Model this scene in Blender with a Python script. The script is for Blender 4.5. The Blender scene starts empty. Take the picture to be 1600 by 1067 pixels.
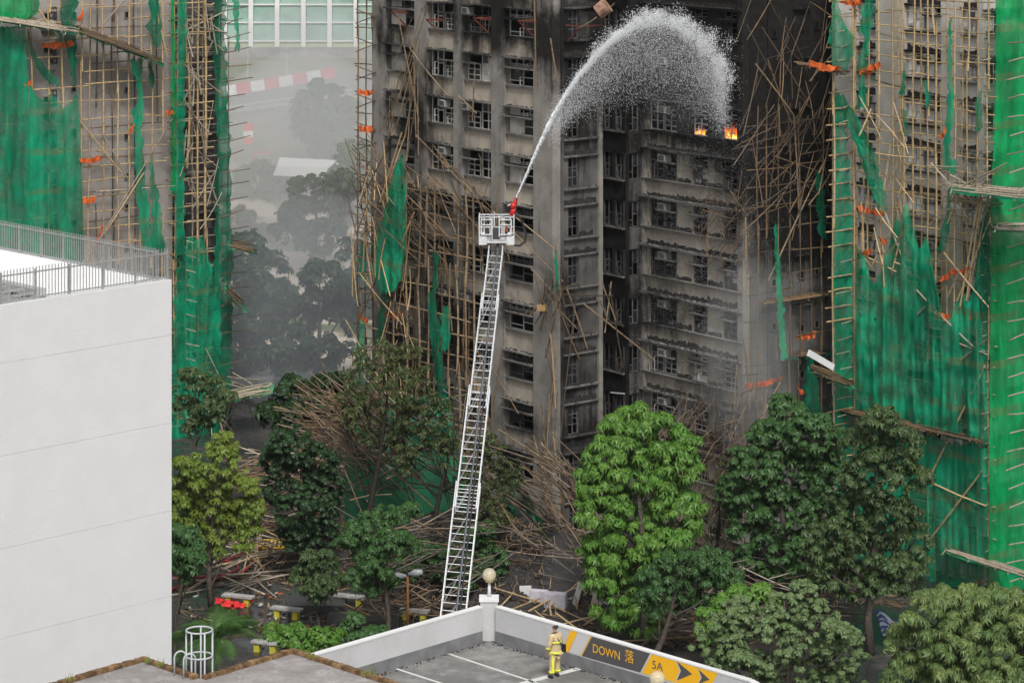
import bpy, math, random
import numpy as np
from mathutils import Vector, Quaternion, Matrix, noise as MN
random.seed(7); RNG = np.random.default_rng(7)
S = bpy.context.scene
C = S.collection
# ------------------------------------------------------------------ camera, sky, sun, exposure
CAMZ = 40.0; F = 4200.0; HOR = -270.0
cd = bpy.data.cameras.new('camera'); cam = bpy.data.objects.new('camera', cd); C.objects.link(cam)
cam.location = (0, 0, CAMZ); cam.rotation_euler = (math.pi/2, 0, 0)
cd.sensor_width = 36; cd.lens = 36*F/1600; cd.shift_y = -(533.5-HOR)/1600
cd.clip_start = 1; cd.clip_end = 6000
S.camera = cam
SUN_EL = math.radians(52); SUN_AZ = math.radians(171)     # azimuth clockwise from +Y
W = bpy.data.worlds.new('World'); S.world = W; W.use_nodes = True
nt = W.node_tree; nt.nodes.clear()
wo = nt.nodes.new('ShaderNodeOutputWorld'); bg = nt.nodes.new('ShaderNodeBackground')
sk = nt.nodes.new('ShaderNodeTexSky'); sk.sky_type = 'NISHITA'; sk.sun_disc = False
sk.sun_elevation = SUN_EL; sk.sun_rotation = SUN_AZ; sk.air_density = 1.0; sk.dust_density = 4.0; sk.ozone_density = 1.0
hs = nt.nodes.new('ShaderNodeHueSaturation'); hs.inputs['Saturation'].default_value = 0.22
nt.links.new(sk.outputs[0], hs.inputs['Color']); nt.links.new(hs.outputs[0], bg.inputs[0])
bg.inputs[1].default_value = 0.085; nt.links.new(bg.outputs[0], wo.inputs[0])
sd = bpy.data.lights.new('sun', 'SUN'); sd.energy = 1.5; sd.angle = math.radians(11); sd.color = (1, .97, .93)
so = bpy.data.objects.new('sun', sd); C.objects.link(so); so.location = (60, -60, 90)
so.rotation_euler = (math.pi/2-SUN_EL, 0, -SUN_AZ+math.pi)
S.view_settings.view_transform = 'Standard'; S.view_settings.look = 'None'
S.view_settings.exposure = 0.62; S.view_settings.gamma = 1; S.view_settings.use_curve_mapping = False
S.cycles.volume_bounces = 1; S.cycles.transparent_max_bounces = 16
# ------------------------------------------------------------------ material helpers
def newmat(name):
    m = bpy.data.materials.new(name); m.use_nodes = True; nt = m.node_tree
    b = nt.nodes['Principled BSDF']; return m, nt, b
def N(nt, t, **k):
    n = nt.nodes.new(t)
    for a, v in k.items():
        if hasattr(n, a): setattr(n, a, v)
    return n
def noise(nt, scale, detail=4, stretch=None, rough=.6, coord='pos'):
    n = nt.nodes.new('ShaderNodeTexNoise'); n.inputs['Scale'].default_value = scale
    n.inputs['Detail'].default_value = detail; n.inputs['Roughness'].default_value = rough
    if coord == 'pos':
        g = nt.nodes.new('ShaderNodeNewGeometry'); src = g.outputs['Position']
    else:
        g = nt.nodes.new('ShaderNodeTexCoord'); src = g.outputs['Object']
    if stretch:
        mp = nt.nodes.new('ShaderNodeMapping'); mp.inputs['Scale'].default_value = stretch
        nt.links.new(src, mp.inputs[0]); src = mp.outputs[0]
    nt.links.new(src, n.inputs['Vector']); return n.outputs[0]
def ramp(nt, src, a, b, c0=(0,0,0,1), c1=(1,1,1,1)):
    r = nt.nodes.new('ShaderNodeMapRange'); r.inputs[1].default_value = a; r.inputs[2].default_value = b
    r.interpolation_type = 'SMOOTHSTEP'
    nt.links.new(src, r.inputs[0]); return r.outputs[0]
def mixc(nt, fac, c0, c1):
    m = nt.nodes.new('ShaderNodeMix'); m.data_type = 'RGBA'
    for i, c in ((6, c0), (7, c1)):
        if isinstance(c, tuple): m.inputs[i].default_value = (c[0], c[1], c[2], 1)
        else: nt.links.new(c, m.inputs[i])
    if isinstance(fac, float): m.inputs[0].default_value = fac
    else: nt.links.new(fac, m.inputs[0])
    return m.outputs[2]
def math_(nt, op, a, b=None, clamp=False):
    m = nt.nodes.new('ShaderNodeMath'); m.operation = op; m.use_clamp = clamp
    for i, v in ((0, a), (1, b)):
        if v is None: continue
        if isinstance(v, (int, float)): m.inputs[i].default_value = v
        else: nt.links.new(v, m.inputs[i])
    return m.outputs[0]
def bump(nt, b, src, strength=.4, dist=.05):
    n = nt.nodes.new('ShaderNodeBump'); n.inputs['Strength'].default_value = strength; n.inputs['Distance'].default_value = dist
    nt.links.new(src, n.inputs['Height']); nt.links.new(n.outputs[0], b.inputs['Normal'])
MATS = {}
def simple(name, col, rough=.7, metal=0, var=.25, scale=6, bmp=.2, rnd=0):
    if name in MATS: return MATS[name]
    m, nt, b = newmat(name)
    n1 = noise(nt, scale, 5)
    dark = tuple(c*(1-var) for c in col); lite = tuple(min(1, c*(1+var*.6)) for c in col)
    c = mixc(nt, ramp(nt, n1, .3, .7), dark, lite)
    if rnd:
        oi = nt.nodes.new('ShaderNodeObjectInfo')
        c = mixc(nt, math_(nt, 'MULTIPLY', oi.outputs['Random'], rnd), c, tuple(x*.25 for x in col))
    nt.links.new(c, b.inputs['Base Color']); b.inputs['Roughness'].default_value = rough; b.inputs['Metallic'].default_value = metal
    if rough > .6: b.inputs['Specular IOR Level'].default_value = .12
    if bmp: bump(nt, b, n1, bmp, .03)
    MATS[name] = m; return m
def sooty(name, c0, c1, amount=.5, centers=(), clear=(), sootcol=(.009,.0082,.0078), streak=.5, fine=.35):
    """weathered concrete with soot that lies thick round the burnt places (world positions with a radius)"""
    m, nt, b = newmat(name)
    base = mixc(nt, ramp(nt, noise(nt, .8, 6), .3, .7), c0, c1)
    fn = noise(nt, 9, 6, rough=.75)
    base = mixc(nt, math_(nt, 'MULTIPLY', ramp(nt, fn, .35, .75), fine), base, tuple(x*.45 for x in c0))
    big = noise(nt, .28, 7, rough=.7)
    st = noise(nt, 1.0, 5, (2.4, 2.4, .16), .7)
    s = math_(nt, 'ADD', math_(nt, 'MULTIPLY', math_(nt, 'SUBTRACT', big, .5), 3.0), amount)
    s = math_(nt, 'ADD', s, math_(nt, 'MULTIPLY', math_(nt, 'SUBTRACT', st, .5), streak*3))
    g = nt.nodes.new('ShaderNodeNewGeometry')
    for sign, lst in ((1, centers), (-1, clear)):
        for (x, y, z, r, k) in lst:
            d = nt.nodes.new('ShaderNodeVectorMath'); d.operation = 'DISTANCE'; d.inputs[1].default_value = (x, y, z)
            nt.links.new(g.outputs['Position'], d.inputs[0])
            f = ramp(nt, d.outputs['Value'], r, r*.25)
            s = math_(nt, 'ADD', s, math_(nt, 'MULTIPLY', f, k*sign))
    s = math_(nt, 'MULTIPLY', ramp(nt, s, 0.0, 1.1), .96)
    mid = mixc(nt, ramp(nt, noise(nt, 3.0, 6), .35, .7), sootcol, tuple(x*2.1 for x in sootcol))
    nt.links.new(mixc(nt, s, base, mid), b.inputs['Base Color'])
    b.inputs['Roughness'].default_value = .85; b.inputs['Specular IOR Level'].default_value = .1
    bump(nt, b, fn, .5, .03)
    MATS[name] = m; return m
# ------------------------------------------------------------------ object helpers
def tag(o, label=None, cat=None, group=None, kind=None):
    if label: o['label'] = label
    if cat: o['category'] = cat
    if group: o['group'] = group
    if kind: o['kind'] = kind
    return o
def empty(name, loc, label=None, cat=None, group=None):
    o = bpy.data.objects.new(name, None); o.location = loc; o.empty_display_size = .3; C.objects.link(o)
    return tag(o, label, cat, group)
class MB:
    def __init__(s): s.v = []; s.f = []; s.m = []
    def add(s, vs, fs, mi=0):
        k = len(s.v); s.v += [tuple(v) for v in vs]; s.f += [tuple(i+k for i in f) for f in fs]; s.m += [mi]*len(fs)
    def box(s, a, b, mi=0):
        x0, y0, z0 = a; x1, y1, z1 = b
        s.add([(x0,y0,z0),(x1,y0,z0),(x1,y1,z0),(x0,y1,z0),(x0,y0,z1),(x1,y0,z1),(x1,y1,z1),(x0,y1,z1)],
              [(0,3,2,1),(4,5,6,7),(0,1,5,4),(1,2,6,5),(2,3,7,6),(3,0,4,7)], mi)
    def hexa(s, p, mi=0):   # 8 points, bottom ring then top ring
        s.add(p, [(0,3,2,1),(4,5,6,7),(0,1,5,4),(1,2,6,5),(2,3,7,6),(3,0,4,7)], mi)
    def beam(s, p, q, w, h=None, mi=0, up=(0,0,1)):
        h = h or w; p = Vector(p); q = Vector(q); d = (q-p).normalized(); u = Vector(up)
        if abs(d.dot(u)) > .98: u = Vector((1,0,0))
        a = d.cross(u).normalized()*w/2; b = a.cross(d).normalized()*h/2
        s.hexa([p-a-b, p+a-b, q+a-b, q-a-b, p-a+b, p+a+b, q+a+b, q-a+b], mi)
    def tube(s, pts, r, n=6, mi=0, cap=True):
        pts = [Vector(p) for p in pts]; k = len(pts)
        rs = r if isinstance(r, (list, tuple)) else [r]*k
        base = len(s.v); prev = None
        for i, p in enumerate(pts):
            d = (pts[min(i+1,k-1)]-pts[max(i-1,0)]).normalized()
            if prev is None:
                u = Vector((0,0,1)) if abs(d.z) < .9 else Vector((1,0,0))
                a = d.cross(u).normalized()
            else:
                a = (prev - d*prev.dot(d)).normalized()
            prev = a; b = d.cross(a)
            for j in range(n):
                t = 2*math.pi*j/n; s.v.append(tuple(p+(a*math.cos(t)+b*math.sin(t))*rs[i]))
        for i in range(k-1):
            for j in range(n):
                s.f.append((base+i*n+j, base+i*n+(j+1)%n, base+(i+1)*n+(j+1)%n, base+(i+1)*n+j)); s.m.append(mi)
        if cap:
            s.f.append(tuple(base+j for j in range(n))[::-1]); s.m.append(mi)
            s.f.append(tuple(base+(k-1)*n+j for j in range(n))); s.m.append(mi)
    def lathe(s, prof, c=(0,0,0), n=20, mi=0):
        base = len(s.v)
        for r, z in prof:
            for j in range(n):
                t = 2*math.pi*j/n; s.v.append((c[0]+r*math.cos(t), c[1]+r*math.sin(t), c[2]+z))
        for i in range(len(prof)-1):
            for j in range(n):
                s.f.append((base+i*n+j, base+i*n+(j+1)%n, base+(i+1)*n+(j+1)%n, base+(i+1)*n+j)); s.m.append(mi)
    def mesh(s, name, mats, smooth=False, org=(0,0,0)):
        me = bpy.data.meshes.new(name)
        ox, oy, oz = org
        me.from_pydata([(x-ox, y-oy, z-oz) for x, y, z in s.v], [], s.f)
        mats = mats if isinstance(mats, (list, tuple)) else [mats]
        for m in mats: me.materials.append(m)
        if len(mats) > 1: me.polygons.foreach_set('material_index', s.m)
        if smooth: me.polygons.foreach_set('use_smooth', [True]*len(me.polygons))
        return me
    def build(s, name, mats, parent=None, smooth=False, local=False):
        if local: org = (0,0,0); loc = (0,0,0)
        elif parent is not None: org = wloc(parent); loc = (0,0,0)
        else:
            xs = [v[0] for v in s.v]; ys = [v[1] for v in s.v]
            org = ((min(xs)+max(xs))/2, (min(ys)+max(ys))/2, min(v[2] for v in s.v)); loc = org
        o = bpy.data.objects.new(name, s.mesh(name, mats, smooth, org)); o.location = loc
        C.objects.link(o); o.parent = parent; return o
def wloc(o):
    v = Vector(o.location)
    while o.parent: o = o.parent; v = v + Vector(o.location)
    return tuple(v)
def inst(name, me, parent, loc, rz=0, scale=None, rot=None):
    """an object from a shared mesh; loc in world space, parents are never rotated"""
    o = bpy.data.objects.new(name, me); C.objects.link(o)
    if parent is not None:
        w = wloc(parent); o.parent = parent; o.location = (loc[0]-w[0], loc[1]-w[1], loc[2]-w[2])
    else: o.location = loc
    if rot is not None: o.rotation_mode = 'QUATERNION'; o.rotation_quaternion = rot
    else: o.rotation_euler = (0, 0, rz)
    if scale: o.scale = scale
    return o
def sub(name, me, parent):
    o = bpy.data.objects.new(name, me); C.objects.link(o); o.parent = parent; return o
def P(px, py, Y):
    """the point at distance Y that the photograph shows at pixel px, py"""
    return Vector(((px-800)/F*Y, Y, CAMZ-(py-HOR)/F*Y))
def G(px, py, z=0.0):
    """the point of the level z seen at pixel px, py"""
    Y = (CAMZ-z)*F/(py-HOR); return Vector(((px-800)/F*Y, Y, z))
class Fac:
    """a vertical plane: origin, direction (left to right in the picture); d grows inwards"""
    def __init__(s, o, e):
        l = math.hypot(*e); s.o = o; s.e = (e[0]/l, e[1]/l); s.n = (-s.e[1], s.e[0]); s.a = math.atan2(s.e[1], s.e[0])
    def u(s, px, d=0):
        k = (px-800)/F; ox = s.o[0]+s.n[0]*d; oy = s.o[1]+s.n[1]*d
        return (k*oy-ox)/(s.e[0]-k*s.e[1])
    def at(s, u, z, d=0): return Vector((s.o[0]+s.e[0]*u+s.n[0]*d, s.o[1]+s.e[1]*u+s.n[1]*d, z))
    def pt(s, px, py, d=0):
        p = s.at(s.u(px, d), 0, d); return Vector((p.x, p.y, CAMZ-(py-HOR)/F*p.y))
    def z(s, px, py, d=0): return s.pt(px, py, d).z
    def box(s, mb, u0, u1, z0, z1, d0, d1, mi=0):
        mb.hexa([s.at(u0,z0,d0), s.at(u1,z0,d0), s.at(u1,z0,d1), s.at(u0,z0,d1),
                 s.at(u0,z1,d0), s.at(u1,z1,d0), s.at(u1,z1,d1), s.at(u0,z1,d1)], mi)
AD = (.618, -.786); BD = (.786, .618)
# ------------------------------------------------------------------ materials
def bamboo_mat(name, c0, c1, burnt=.3):
    m, nt, b = newmat(name)
    oi = nt.nodes.new('ShaderNodeObjectInfo')
    c = mixc(nt, oi.outputs['Random'], c0, c1)
    n1 = noise(nt, 2.2, 4)
    c = mixc(nt, math_(nt, 'MULTIPLY', ramp(nt, n1, .5, .72), burnt*2, True), c, (.05,.04,.03))
    tc = nt.nodes.new('ShaderNodeTexCoord'); sx = nt.nodes.new('ShaderNodeSeparateXYZ'); nt.links.new(tc.outputs['Generated'], sx.inputs[0])
    w = math_(nt, 'FRACT', math_(nt, 'MULTIPLY', sx.outputs['Z'], 11.0))
    c = mixc(nt, math_(nt, 'MULTIPLY', ramp(nt, w, .90, .96), .6), c, (.05,.035,.02))
    nt.links.new(c, b.inputs['Base Color']); b.inputs['Roughness'].default_value = .55
    MATS[name] = m; return m
M_BAM = bamboo_mat('bamboo', (.58,.42,.22), (.38,.27,.14), .15)
M_BAMG = bamboo_mat('grey bamboo', (.52,.44,.33), (.24,.20,.15), .3)
M_BAMB = bamboo_mat('scorched bamboo', (.24,.15,.075), (.05,.04,.03), .5)
M_BAMD = bamboo_mat('dirty fallen bamboo', (.40,.285,.165), (.20,.14,.085), .4)
def net_mat(name, col, transp=.2, band=True):
    m, nt, b = newmat(name); nt.nodes.remove(b); out = nt.nodes['Material Output']
    n1 = noise(nt, .55, 6, (1,1,.35)); n2 = noise(nt, 14, 3, (1,1,.2))
    c = mixc(nt, ramp(nt, n1, .32, .7), tuple(x*.5 for x in col), tuple(min(1,x*1.2) for x in col))
    c = mixc(nt, math_(nt, 'MULTIPLY', ramp(nt, n2, .45, .75), .3), c, tuple(x*.4 for x in col))
    c = mixc(nt, math_(nt, 'MULTIPLY', ramp(nt, noise(nt, 2.2, 4, (1,1,.12)), .52, .60), .35), c, tuple(x*.45 for x in col))
    c = mixc(nt, math_(nt, 'MULTIPLY', ramp(nt, noise(nt, .9, 5), .64, .74), .22), c, (.06,.20,.13))
    if band:
        g = nt.nodes.new('ShaderNodeNewGeometry'); sx = nt.nodes.new('ShaderNodeSeparateXYZ'); nt.links.new(g.outputs['Position'], sx.inputs[0])
        w = math_(nt, 'FRACT', math_(nt, 'DIVIDE', math_(nt, 'ADD', sx.outputs['Z'], math_(nt, 'MULTIPLY', noise(nt, .3, 2), .6)), 2.5))
        w = math_(nt, 'MULTIPLY', math_(nt, 'GREATER_THAN', w, .84), math_(nt, 'MULTIPLY', ramp(nt, noise(nt, .5, 2, (1,1,.1)), .4, .6), .5))
        c = mixc(nt, w, c, (.16,.22,.09))
    d = N(nt, 'ShaderNodeBsdfDiffuse'); t = N(nt, 'ShaderNodeBsdfTranslucent'); tr = N(nt, 'ShaderNodeBsdfTransparent')
    gl = N(nt, 'ShaderNodeBsdfGlossy'); gl.inputs['Roughness'].default_value = .45
    nt.links.new(c, d.inputs[0]); nt.links.new(c, t.inputs[0])
    m1 = N(nt, 'ShaderNodeMixShader'); m1.inputs[0].default_value = .3; nt.links.new(d.outputs[0], m1.inputs[1]); nt.links.new(t.outputs[0], m1.inputs[2])
    m3 = N(nt, 'ShaderNodeMixShader'); m3.inputs[0].default_value = .012; nt.links.new(m1.outputs[0], m3.inputs[1]); nt.links.new(gl.outputs[0], m3.inputs[2])
    m2 = N(nt, 'ShaderNodeMixShader'); nt.links.new(m3.outputs[0], m2.inputs[1]); nt.links.new(tr.outputs[0], m2.inputs[2])
    f = math_(nt, 'MULTIPLY', ramp(nt, noise(nt, .7, 5), .3, .7), transp*2)
    nt.links.new(f, m2.inputs[0]); nt.links.new(m2.outputs[0], out.inputs[0])
    MATS[name] = m; return m
M_NET = net_mat('green net', (.006,.40,.205), .24)
M_NETB = net_mat('bright green net', (.006,.46,.14), .12)  # brighter net copy; sunlight on the right tower's side is put into its colour
M_NETD = net_mat('dark green net', (.005,.20,.105), .18, False)
M_ORANGE = simple('orange sheet', (.62,.13,.035), .8, 0, .4, 5)
M_WHITE = simple('white paint', (.72,.72,.71), .6, 0, .06, .6, .05)
M_GALV = simple('galvanised steel', (.50,.51,.50), .45, .5, .15, 8, .05)
M_ALU = simple('ladder aluminium', (.36,.37,.385), .4, .3, .12, 6, .05)
M_BLACK = simple('black rubber', (.02,.02,.02), .6)
M_RED = simple('red paint', (.55,.02,.02), .4)
M_YELLOW = simple('yellow paint', (.70,.48,.02), .6)
M_FRAME = simple('window frame', (.66,.64,.60), .5, 0, .3, 3, .1, .45)
M_FRAMED = simple('charred window frame', (.13,.12,.115), .6, 0, .5, 3, .1, .7)
M_DARK = simple('char and room shade', (.012,.011,.010), .9, 0, .5, 2)  # near-black holds the shade of rooms and vent openings, besides char
M_BOARD = simple('pale board', (.55,.52,.47), .7, 0, .3, 1.2)
M_ACW = simple('air conditioner casing', (.40,.39,.36), .6, 0, .4, 3, .1, .7)
M_STEELR = simple('rusty steel', (.16,.05,.035), .7, 0, .5, 5)
M_RUBBLE = simple('sooty rubble', (.045,.042,.04), .95, 0, .6, 9, .6)
m, nt, b = newmat('window glass'); b.inputs['Base Color'].default_value = (.035,.04,.045,1); b.inputs['Roughness'].default_value = .22; b.inputs['Specular IOR Level'].default_value = .6
nt.links.new(ramp(nt, noise(nt, 1.5, 4), .2, .9), b.inputs['Roughness']); M_GLASS = m
tr = N(nt,'ShaderNodeBsdfTransparent'); mx = N(nt,'ShaderNodeMixShader'); mx.inputs[0].default_value = .45; nt.links.new(b.outputs[0], mx.inputs[2]); nt.links.new(tr.outputs[0], mx.inputs[1]); nt.links.new(mx.outputs[0], nt.nodes['Material Output'].inputs[0])
# tower walls: where the soot lies
LT0 = (2.4, 148.2)
FL = Fac(LT0, AD); FS = Fac(LT0, BD); FR = Fac((7.56, 153.3), AD)
FRS = Fac((6.46, 152.4), BD); FRA = Fac((6.46, 152.4), AD); FT = Fac((12.75, 146.7), BD)
def cen(f, px, py, r, k): p = f.pt(px, py); return (p.x, p.y, p.z, r, k)
SOOT_C = [cen(FL,655,175,4.2,.95), cen(FL,740,20,4,.7), cen(FL,850,60,2.4,.8), cen(FL,700,520,5,.75), cen(FL,640,640,6,.9), cen(FL,820,700,4,.6),
          cen(FS,905,130,5,.5), cen(FR,1080,30,7.0,2.4), cen(FR,1040,480,4.0,.5), cen(FR,1100,640,4.0,.6), cen(FT,1215,110,12.0,2.6), cen(FT,1290,300,7,1.3), cen(FL,800,10,4,.8), cen(FL,640,300,4,.5), cen(FL,620,60,3,.5), cen(FS,930,700,3,.6)]
CLEAR_C = [cen(FL,850,200,3.0,.7), cen(FL,850,560,4,.8), cen(FL,780,160,2.2,.4), cen(FL,800,300,2.0,.4), cen(FR,1100,290,4.6,1.1), cen(FR,1080,400,3.5,.5), cen(FT,1200,520,4,.5), cen(FR,1150,470,2.5,.4)]
M_PIER = sooty('stained pier concrete', (.34,.315,.285), (.22,.205,.185), .14, SOOT_C, CLEAR_C, streak=.6)
M_PANEL = sooty('cream spandrel panel', (.50,.44,.355), (.35,.31,.265), .04, SOOT_C, CLEAR_C, streak=.45)
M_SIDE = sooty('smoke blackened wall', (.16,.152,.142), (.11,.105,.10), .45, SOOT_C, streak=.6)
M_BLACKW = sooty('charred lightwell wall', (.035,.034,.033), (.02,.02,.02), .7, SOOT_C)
M_TWALL = sooty('streaked end wall', (.21,.20,.19), (.15,.145,.14), .18, SOOT_C, CLEAR_C, streak=.6)
M_LEDGE = sooty('sooty ledge', (.30,.285,.26), (.20,.19,.175), .2, SOOT_C, CLEAR_C, streak=.2)
# ------------------------------------------------------------------ ground and hill
def terr(x, y):
    def ss(a, b, t): t = min(1, max(0, (t-a)/(b-a))); return t*t*(3-2*t)
    z = 9*ss(198, 283, y) + 2.3*ss(314, 330, y) + 6*ss(420, 900, y)
    z += .17*min(16, max(0, x+33))*ss(276,290,y)*(1-ss(314,332,y))
    if 205 < y < 278: z += .6*math.sin(x*.21+y*.13)*math.sin(y*.17)*ss(205,220,y)*(1-ss(262,278,y))
    return z
mb = MB()
xs = [-900,-400,-200,-120]+list(range(-100,101,4))+[120,200,400,900]
ys = [-120,0,60,90]+list(range(100,344,4))+[360,400,460,520,700,1000,2000]
for y in ys:
    for x in xs: mb.v.append((x, y, terr(x, y)))
nx = len(xs)
for j in range(len(ys)-1):
    for i in range(nx-1):
        a = j*nx+i; mb.f.append((a, a+1, a+1+nx, a+nx)); mb.m.append(0)
m, nt, b = newmat('ground surface')
g = nt.nodes.new('ShaderNodeNewGeometry'); sx = nt.nodes.new('ShaderNodeSeparateXYZ'); nt.links.new(g.outputs['Position'], sx.inputs[0])
wet = ramp(nt, noise(nt, .22, 5), .38, .52)
asp = mixc(nt, ramp(nt, noise(nt, 1.1, 8, rough=.8), .35, .7), (.028,.027,.026), (.075,.068,.06))
asp = mixc(nt, math_(nt, 'MULTIPLY', wet, .5), asp, (.018,.018,.019))
grass = mixc(nt, ramp(nt, noise(nt, .18, 6), .42, .58), (.09,.12,.04), (.20,.165,.12))
sand = mixc(nt, ramp(nt, noise(nt, .12, 3), .40, .50), grass, (.55,.48,.38))
far = ramp(nt, sx.outputs['Y'], 190, 205)
hi = ramp(nt, sx.outputs['Y'], 240, 262)
c = mixc(nt, far, asp, mixc(nt, hi, sand, grass))
nt.links.new(c, b.inputs['Base Color'])
r = math_(nt, 'ADD', math_(nt, 'MULTIPLY', wet, -.70), .85); r = math_(nt, 'MAXIMUM', r, math_(nt, 'MULTIPLY', far, .9)); nt.links.new(r, b.inputs['Roughness'])
bump(nt, b, noise(nt, 3, 6), .25, .05)
tag(mb.build('ground', m), kind='structure')
# road on the hill
mb = MB()
for x, y0_ in [(x, y_) for x in range(-92, 60, 4) for y_ in range(284, 312, 4)]: mb.add([(a_,y_,terr(a_,y_)+.05) for a_,y_ in ((x,y0_),(x+4,y0_),(x+4,y0_+4),(x,y0_+4))], [(0,1,2,3)])
tag(mb.build('road', simple('hill road asphalt', (.12,.12,.12), .85, 0, .2, 1)), kind='structure')
mb = MB()
for x in range(-92, 60, 4):
    for y_ in (297.4, 286.2): mb.add([(a_,b_,terr(a_,b_)+.075) for a_,b_ in ((x,y_),(x+4,y_),(x+4,y_+.25),(x,y_+.25))], [(0,1,2,3)])
tag(mb.build('lane_marking', M_YELLOW), kind='structure')
mb = MB(); mb.box((-110,334,8),(80,335,12.6))
tag(mb.build('retaining_wall', simple('retaining wall concrete', (.28,.27,.26), .9, 0, .35, .8)), 'long grey stained retaining wall under the green glass building', 'wall')
# ------------------------------------------------------------------ window kit
def win_mesh(w, h, style, frame_mat, glassp, seed):
    rnd = random.Random(seed); f = MB(); g = MB(); t = .05
    f.box((0,-.03,0),(w,.03,t)); f.box((0,-.03,h-t),(w,.03,h)); f.box((0,-.03,t),(t,.03,h-t)); f.box((w-t,-.03,t),(w,.03,h-t))
    cells = []
    if style == 0: xsn = [t, w*.30, w*.62, w-t]; zs = {0:[t,h*.3,h-t], 1:[t,h*.3,h*.62,h-t], 2:[t,h*.25,h-t]}
    elif style == 1: xsn = [t, w*.5, w-t]; zs = {0:[t,h*.28,h-t], 1:[t,h*.5,h-t]}
    elif style == 2: xsn = [t, w*.5, w-t]; zs = {0:[t,h*.33,h*.66,h-t], 1:[t,h*.33,h*.66,h-t]}
    else: xsn = [t, w*.25, w*.5, w*.75, w-t]; zs = {i:[t,h*.28,h-t] for i in range(4)}
    for i in range(len(xsn)-1):
        if i: f.box((xsn[i]-.03,-.025,t),(xsn[i]+.03,.025,h-t))
        z = zs[i]
        for j in range(len(z)-1):
            if j: f.box((xsn[i]+.03,-.02,z[j]-.025),(xsn[i+1]-.03,.02,z[j]+.025))
            if rnd.random() < glassp: g.box((xsn[i]+.03,-.006,z[j]+.025),(xsn[i+1]-.03,.006,z[j+1]-.025))
    if not g.v: g.box((xsn[0],-.006,t),(xsn[1]-.03,.006,h*.2))
    if rnd.random() < .5:     # a sash hanging open
        x = xsn[-2]; f.beam((x,-.03,t+.05),(x+.12,-.35,t+.05),.04); f.beam((x,-.03,h*.55),(x+.12,-.35,h*.55),.04); f.beam((x+.12,-.35,t+.05),(x+.12,-.35,h*.55),.04)
    return f.mesh('window', frame_mat), g.mesh('pane', M_GLASS)
WK = {}
def window(fac, parent, u, z, w, h, style, burnt, glassp=.5, d=.14):
    k = (round(w,1), round(h,1), style, burnt, glassp, random.randint(0, 2))
    if k not in WK: WK[k] = win_mesh(w, h, style, M_FRAMED if burnt else M_FRAME, glassp, hash(k) % 9999)
    o = inst('window', WK[k][0], parent, fac.at(u, z, d), fac.a); sub('pane', WK[k][1], o); return o
def ledge_mesh(w, out, th, rub, seed):
    rnd = random.Random(seed); m = MB(); m.box((0,-out,0),(w,0,th)); m.box((-.04,-out-.03,th),(w+.04,-out+.04,th+.03))
    if rub:
        n = max(3, int(w*6))
        for i in range(n):
            x = w*(i+rnd.random()*.6)/n; s = rnd.uniform(.04,.15)
            y = -rnd.uniform(.05, out*.8); hh = rnd.uniform(.02,.09)
            m.hexa([(x,y-s,th+.001),(x+s,y-s*.7,th+.001),(x+s*1.3,y+s*.4,th+.001),(x+.02,y+s*.3,th+.001),
                    (x+.02,y-s*.6,th+hh),(x+s,y-s*.4,th+hh*.7),(x+s,y+s*.1,th+hh),(x+.03,y+s*.1,th+hh*.6)], 1)
    return m.mesh('ledge', [M_LEDGE, M_RUBBLE])
LK = {}
def ledge(fac, parent, u, z, w, out=.4, th=.08, rub=True, d=0, name='ledge'):
    k = (round(w,1), out, th, rub, random.randint(0,3))
    if k not in LK: LK[k] = ledge_mesh(w, out, th, rub, hash(k)%9999)
    return inst(name, LK[k], parent, fac.at(u, z, d), fac.a)
def char_mesh(w, h, seed):
    rnd = random.Random(seed); m = MB(); n = max(5, int(w*6)); t = [h*rnd.uniform(.45,1) for _ in range(n+1)]
    for i in range(n):
        x0 = w*i/n; x1 = w*(i+1)/n
        m.hexa([(x0,-.012,0),(x1,-.012,0),(x1,-.002,0),(x0,-.002,0),(x0,-.012,t[i]),(x1,-.012,t[i+1]),(x1,-.002,t[i+1]),(x0,-.002,t[i])])
    return m.mesh('scorched_render', M_RUBBLE)
CK = {}
def charband(fac, parent, u, z, w, h, d=0):
    k = (round(w,1), round(h,1), random.randint(0,4))
    if k not in CK: CK[k] = char_mesh(w, h, hash(k)%9999)
    return inst('scorched_render', CK[k], parent, fac.at(u, z, d), fac.a)
a = MB(); a.box((0,-.42,0),(.62,.05,.40)); a.box((.04,-.45,.04),(.58,-.421,.06)); a.box((.04,-.45,.34),(.58,-.421,.36)); a.box((.04,-.45,.06),(.06,-.421,.34)); a.box((.56,-.45,.06),(.58,-.421,.34))
AC_ME = a.mesh('air_conditioner', M_ACW)
a = MB()
for i in range(6): a.box((.07,-.44,.08+i*.042),(.55,-.424,.095+i*.042))
a.box((.07,-.4235,.07),(.55,-.421,.33)); GR_ME = a.mesh('grille', simple('vent grille', (.10,.10,.10), .6))
def aircon(fac, parent, u, z, d=0):
    o = inst('air_conditioner', AC_ME, parent, fac.at(u, z, d), fac.a); sub('grille', GR_ME, o)
# ------------------------------------------------------------------ the burnt tower
ZT = 38.5; ST = 2.737; SILL = [19.95+ST*k for k in range(-8, 7)]
tower = empty('burnt_tower', (LT0[0], LT0[1], 0), 'fire-blackened concrete apartment tower in the middle with empty scorched windows', 'apartment tower')
def part(fac, name, u0, u1, z0, z1, d0, d1, mat, root=tower):
    mb = MB(); fac.box(mb, u0, u1, z0, z1, d0, d1); return mb.build(name, mat, root)
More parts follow.
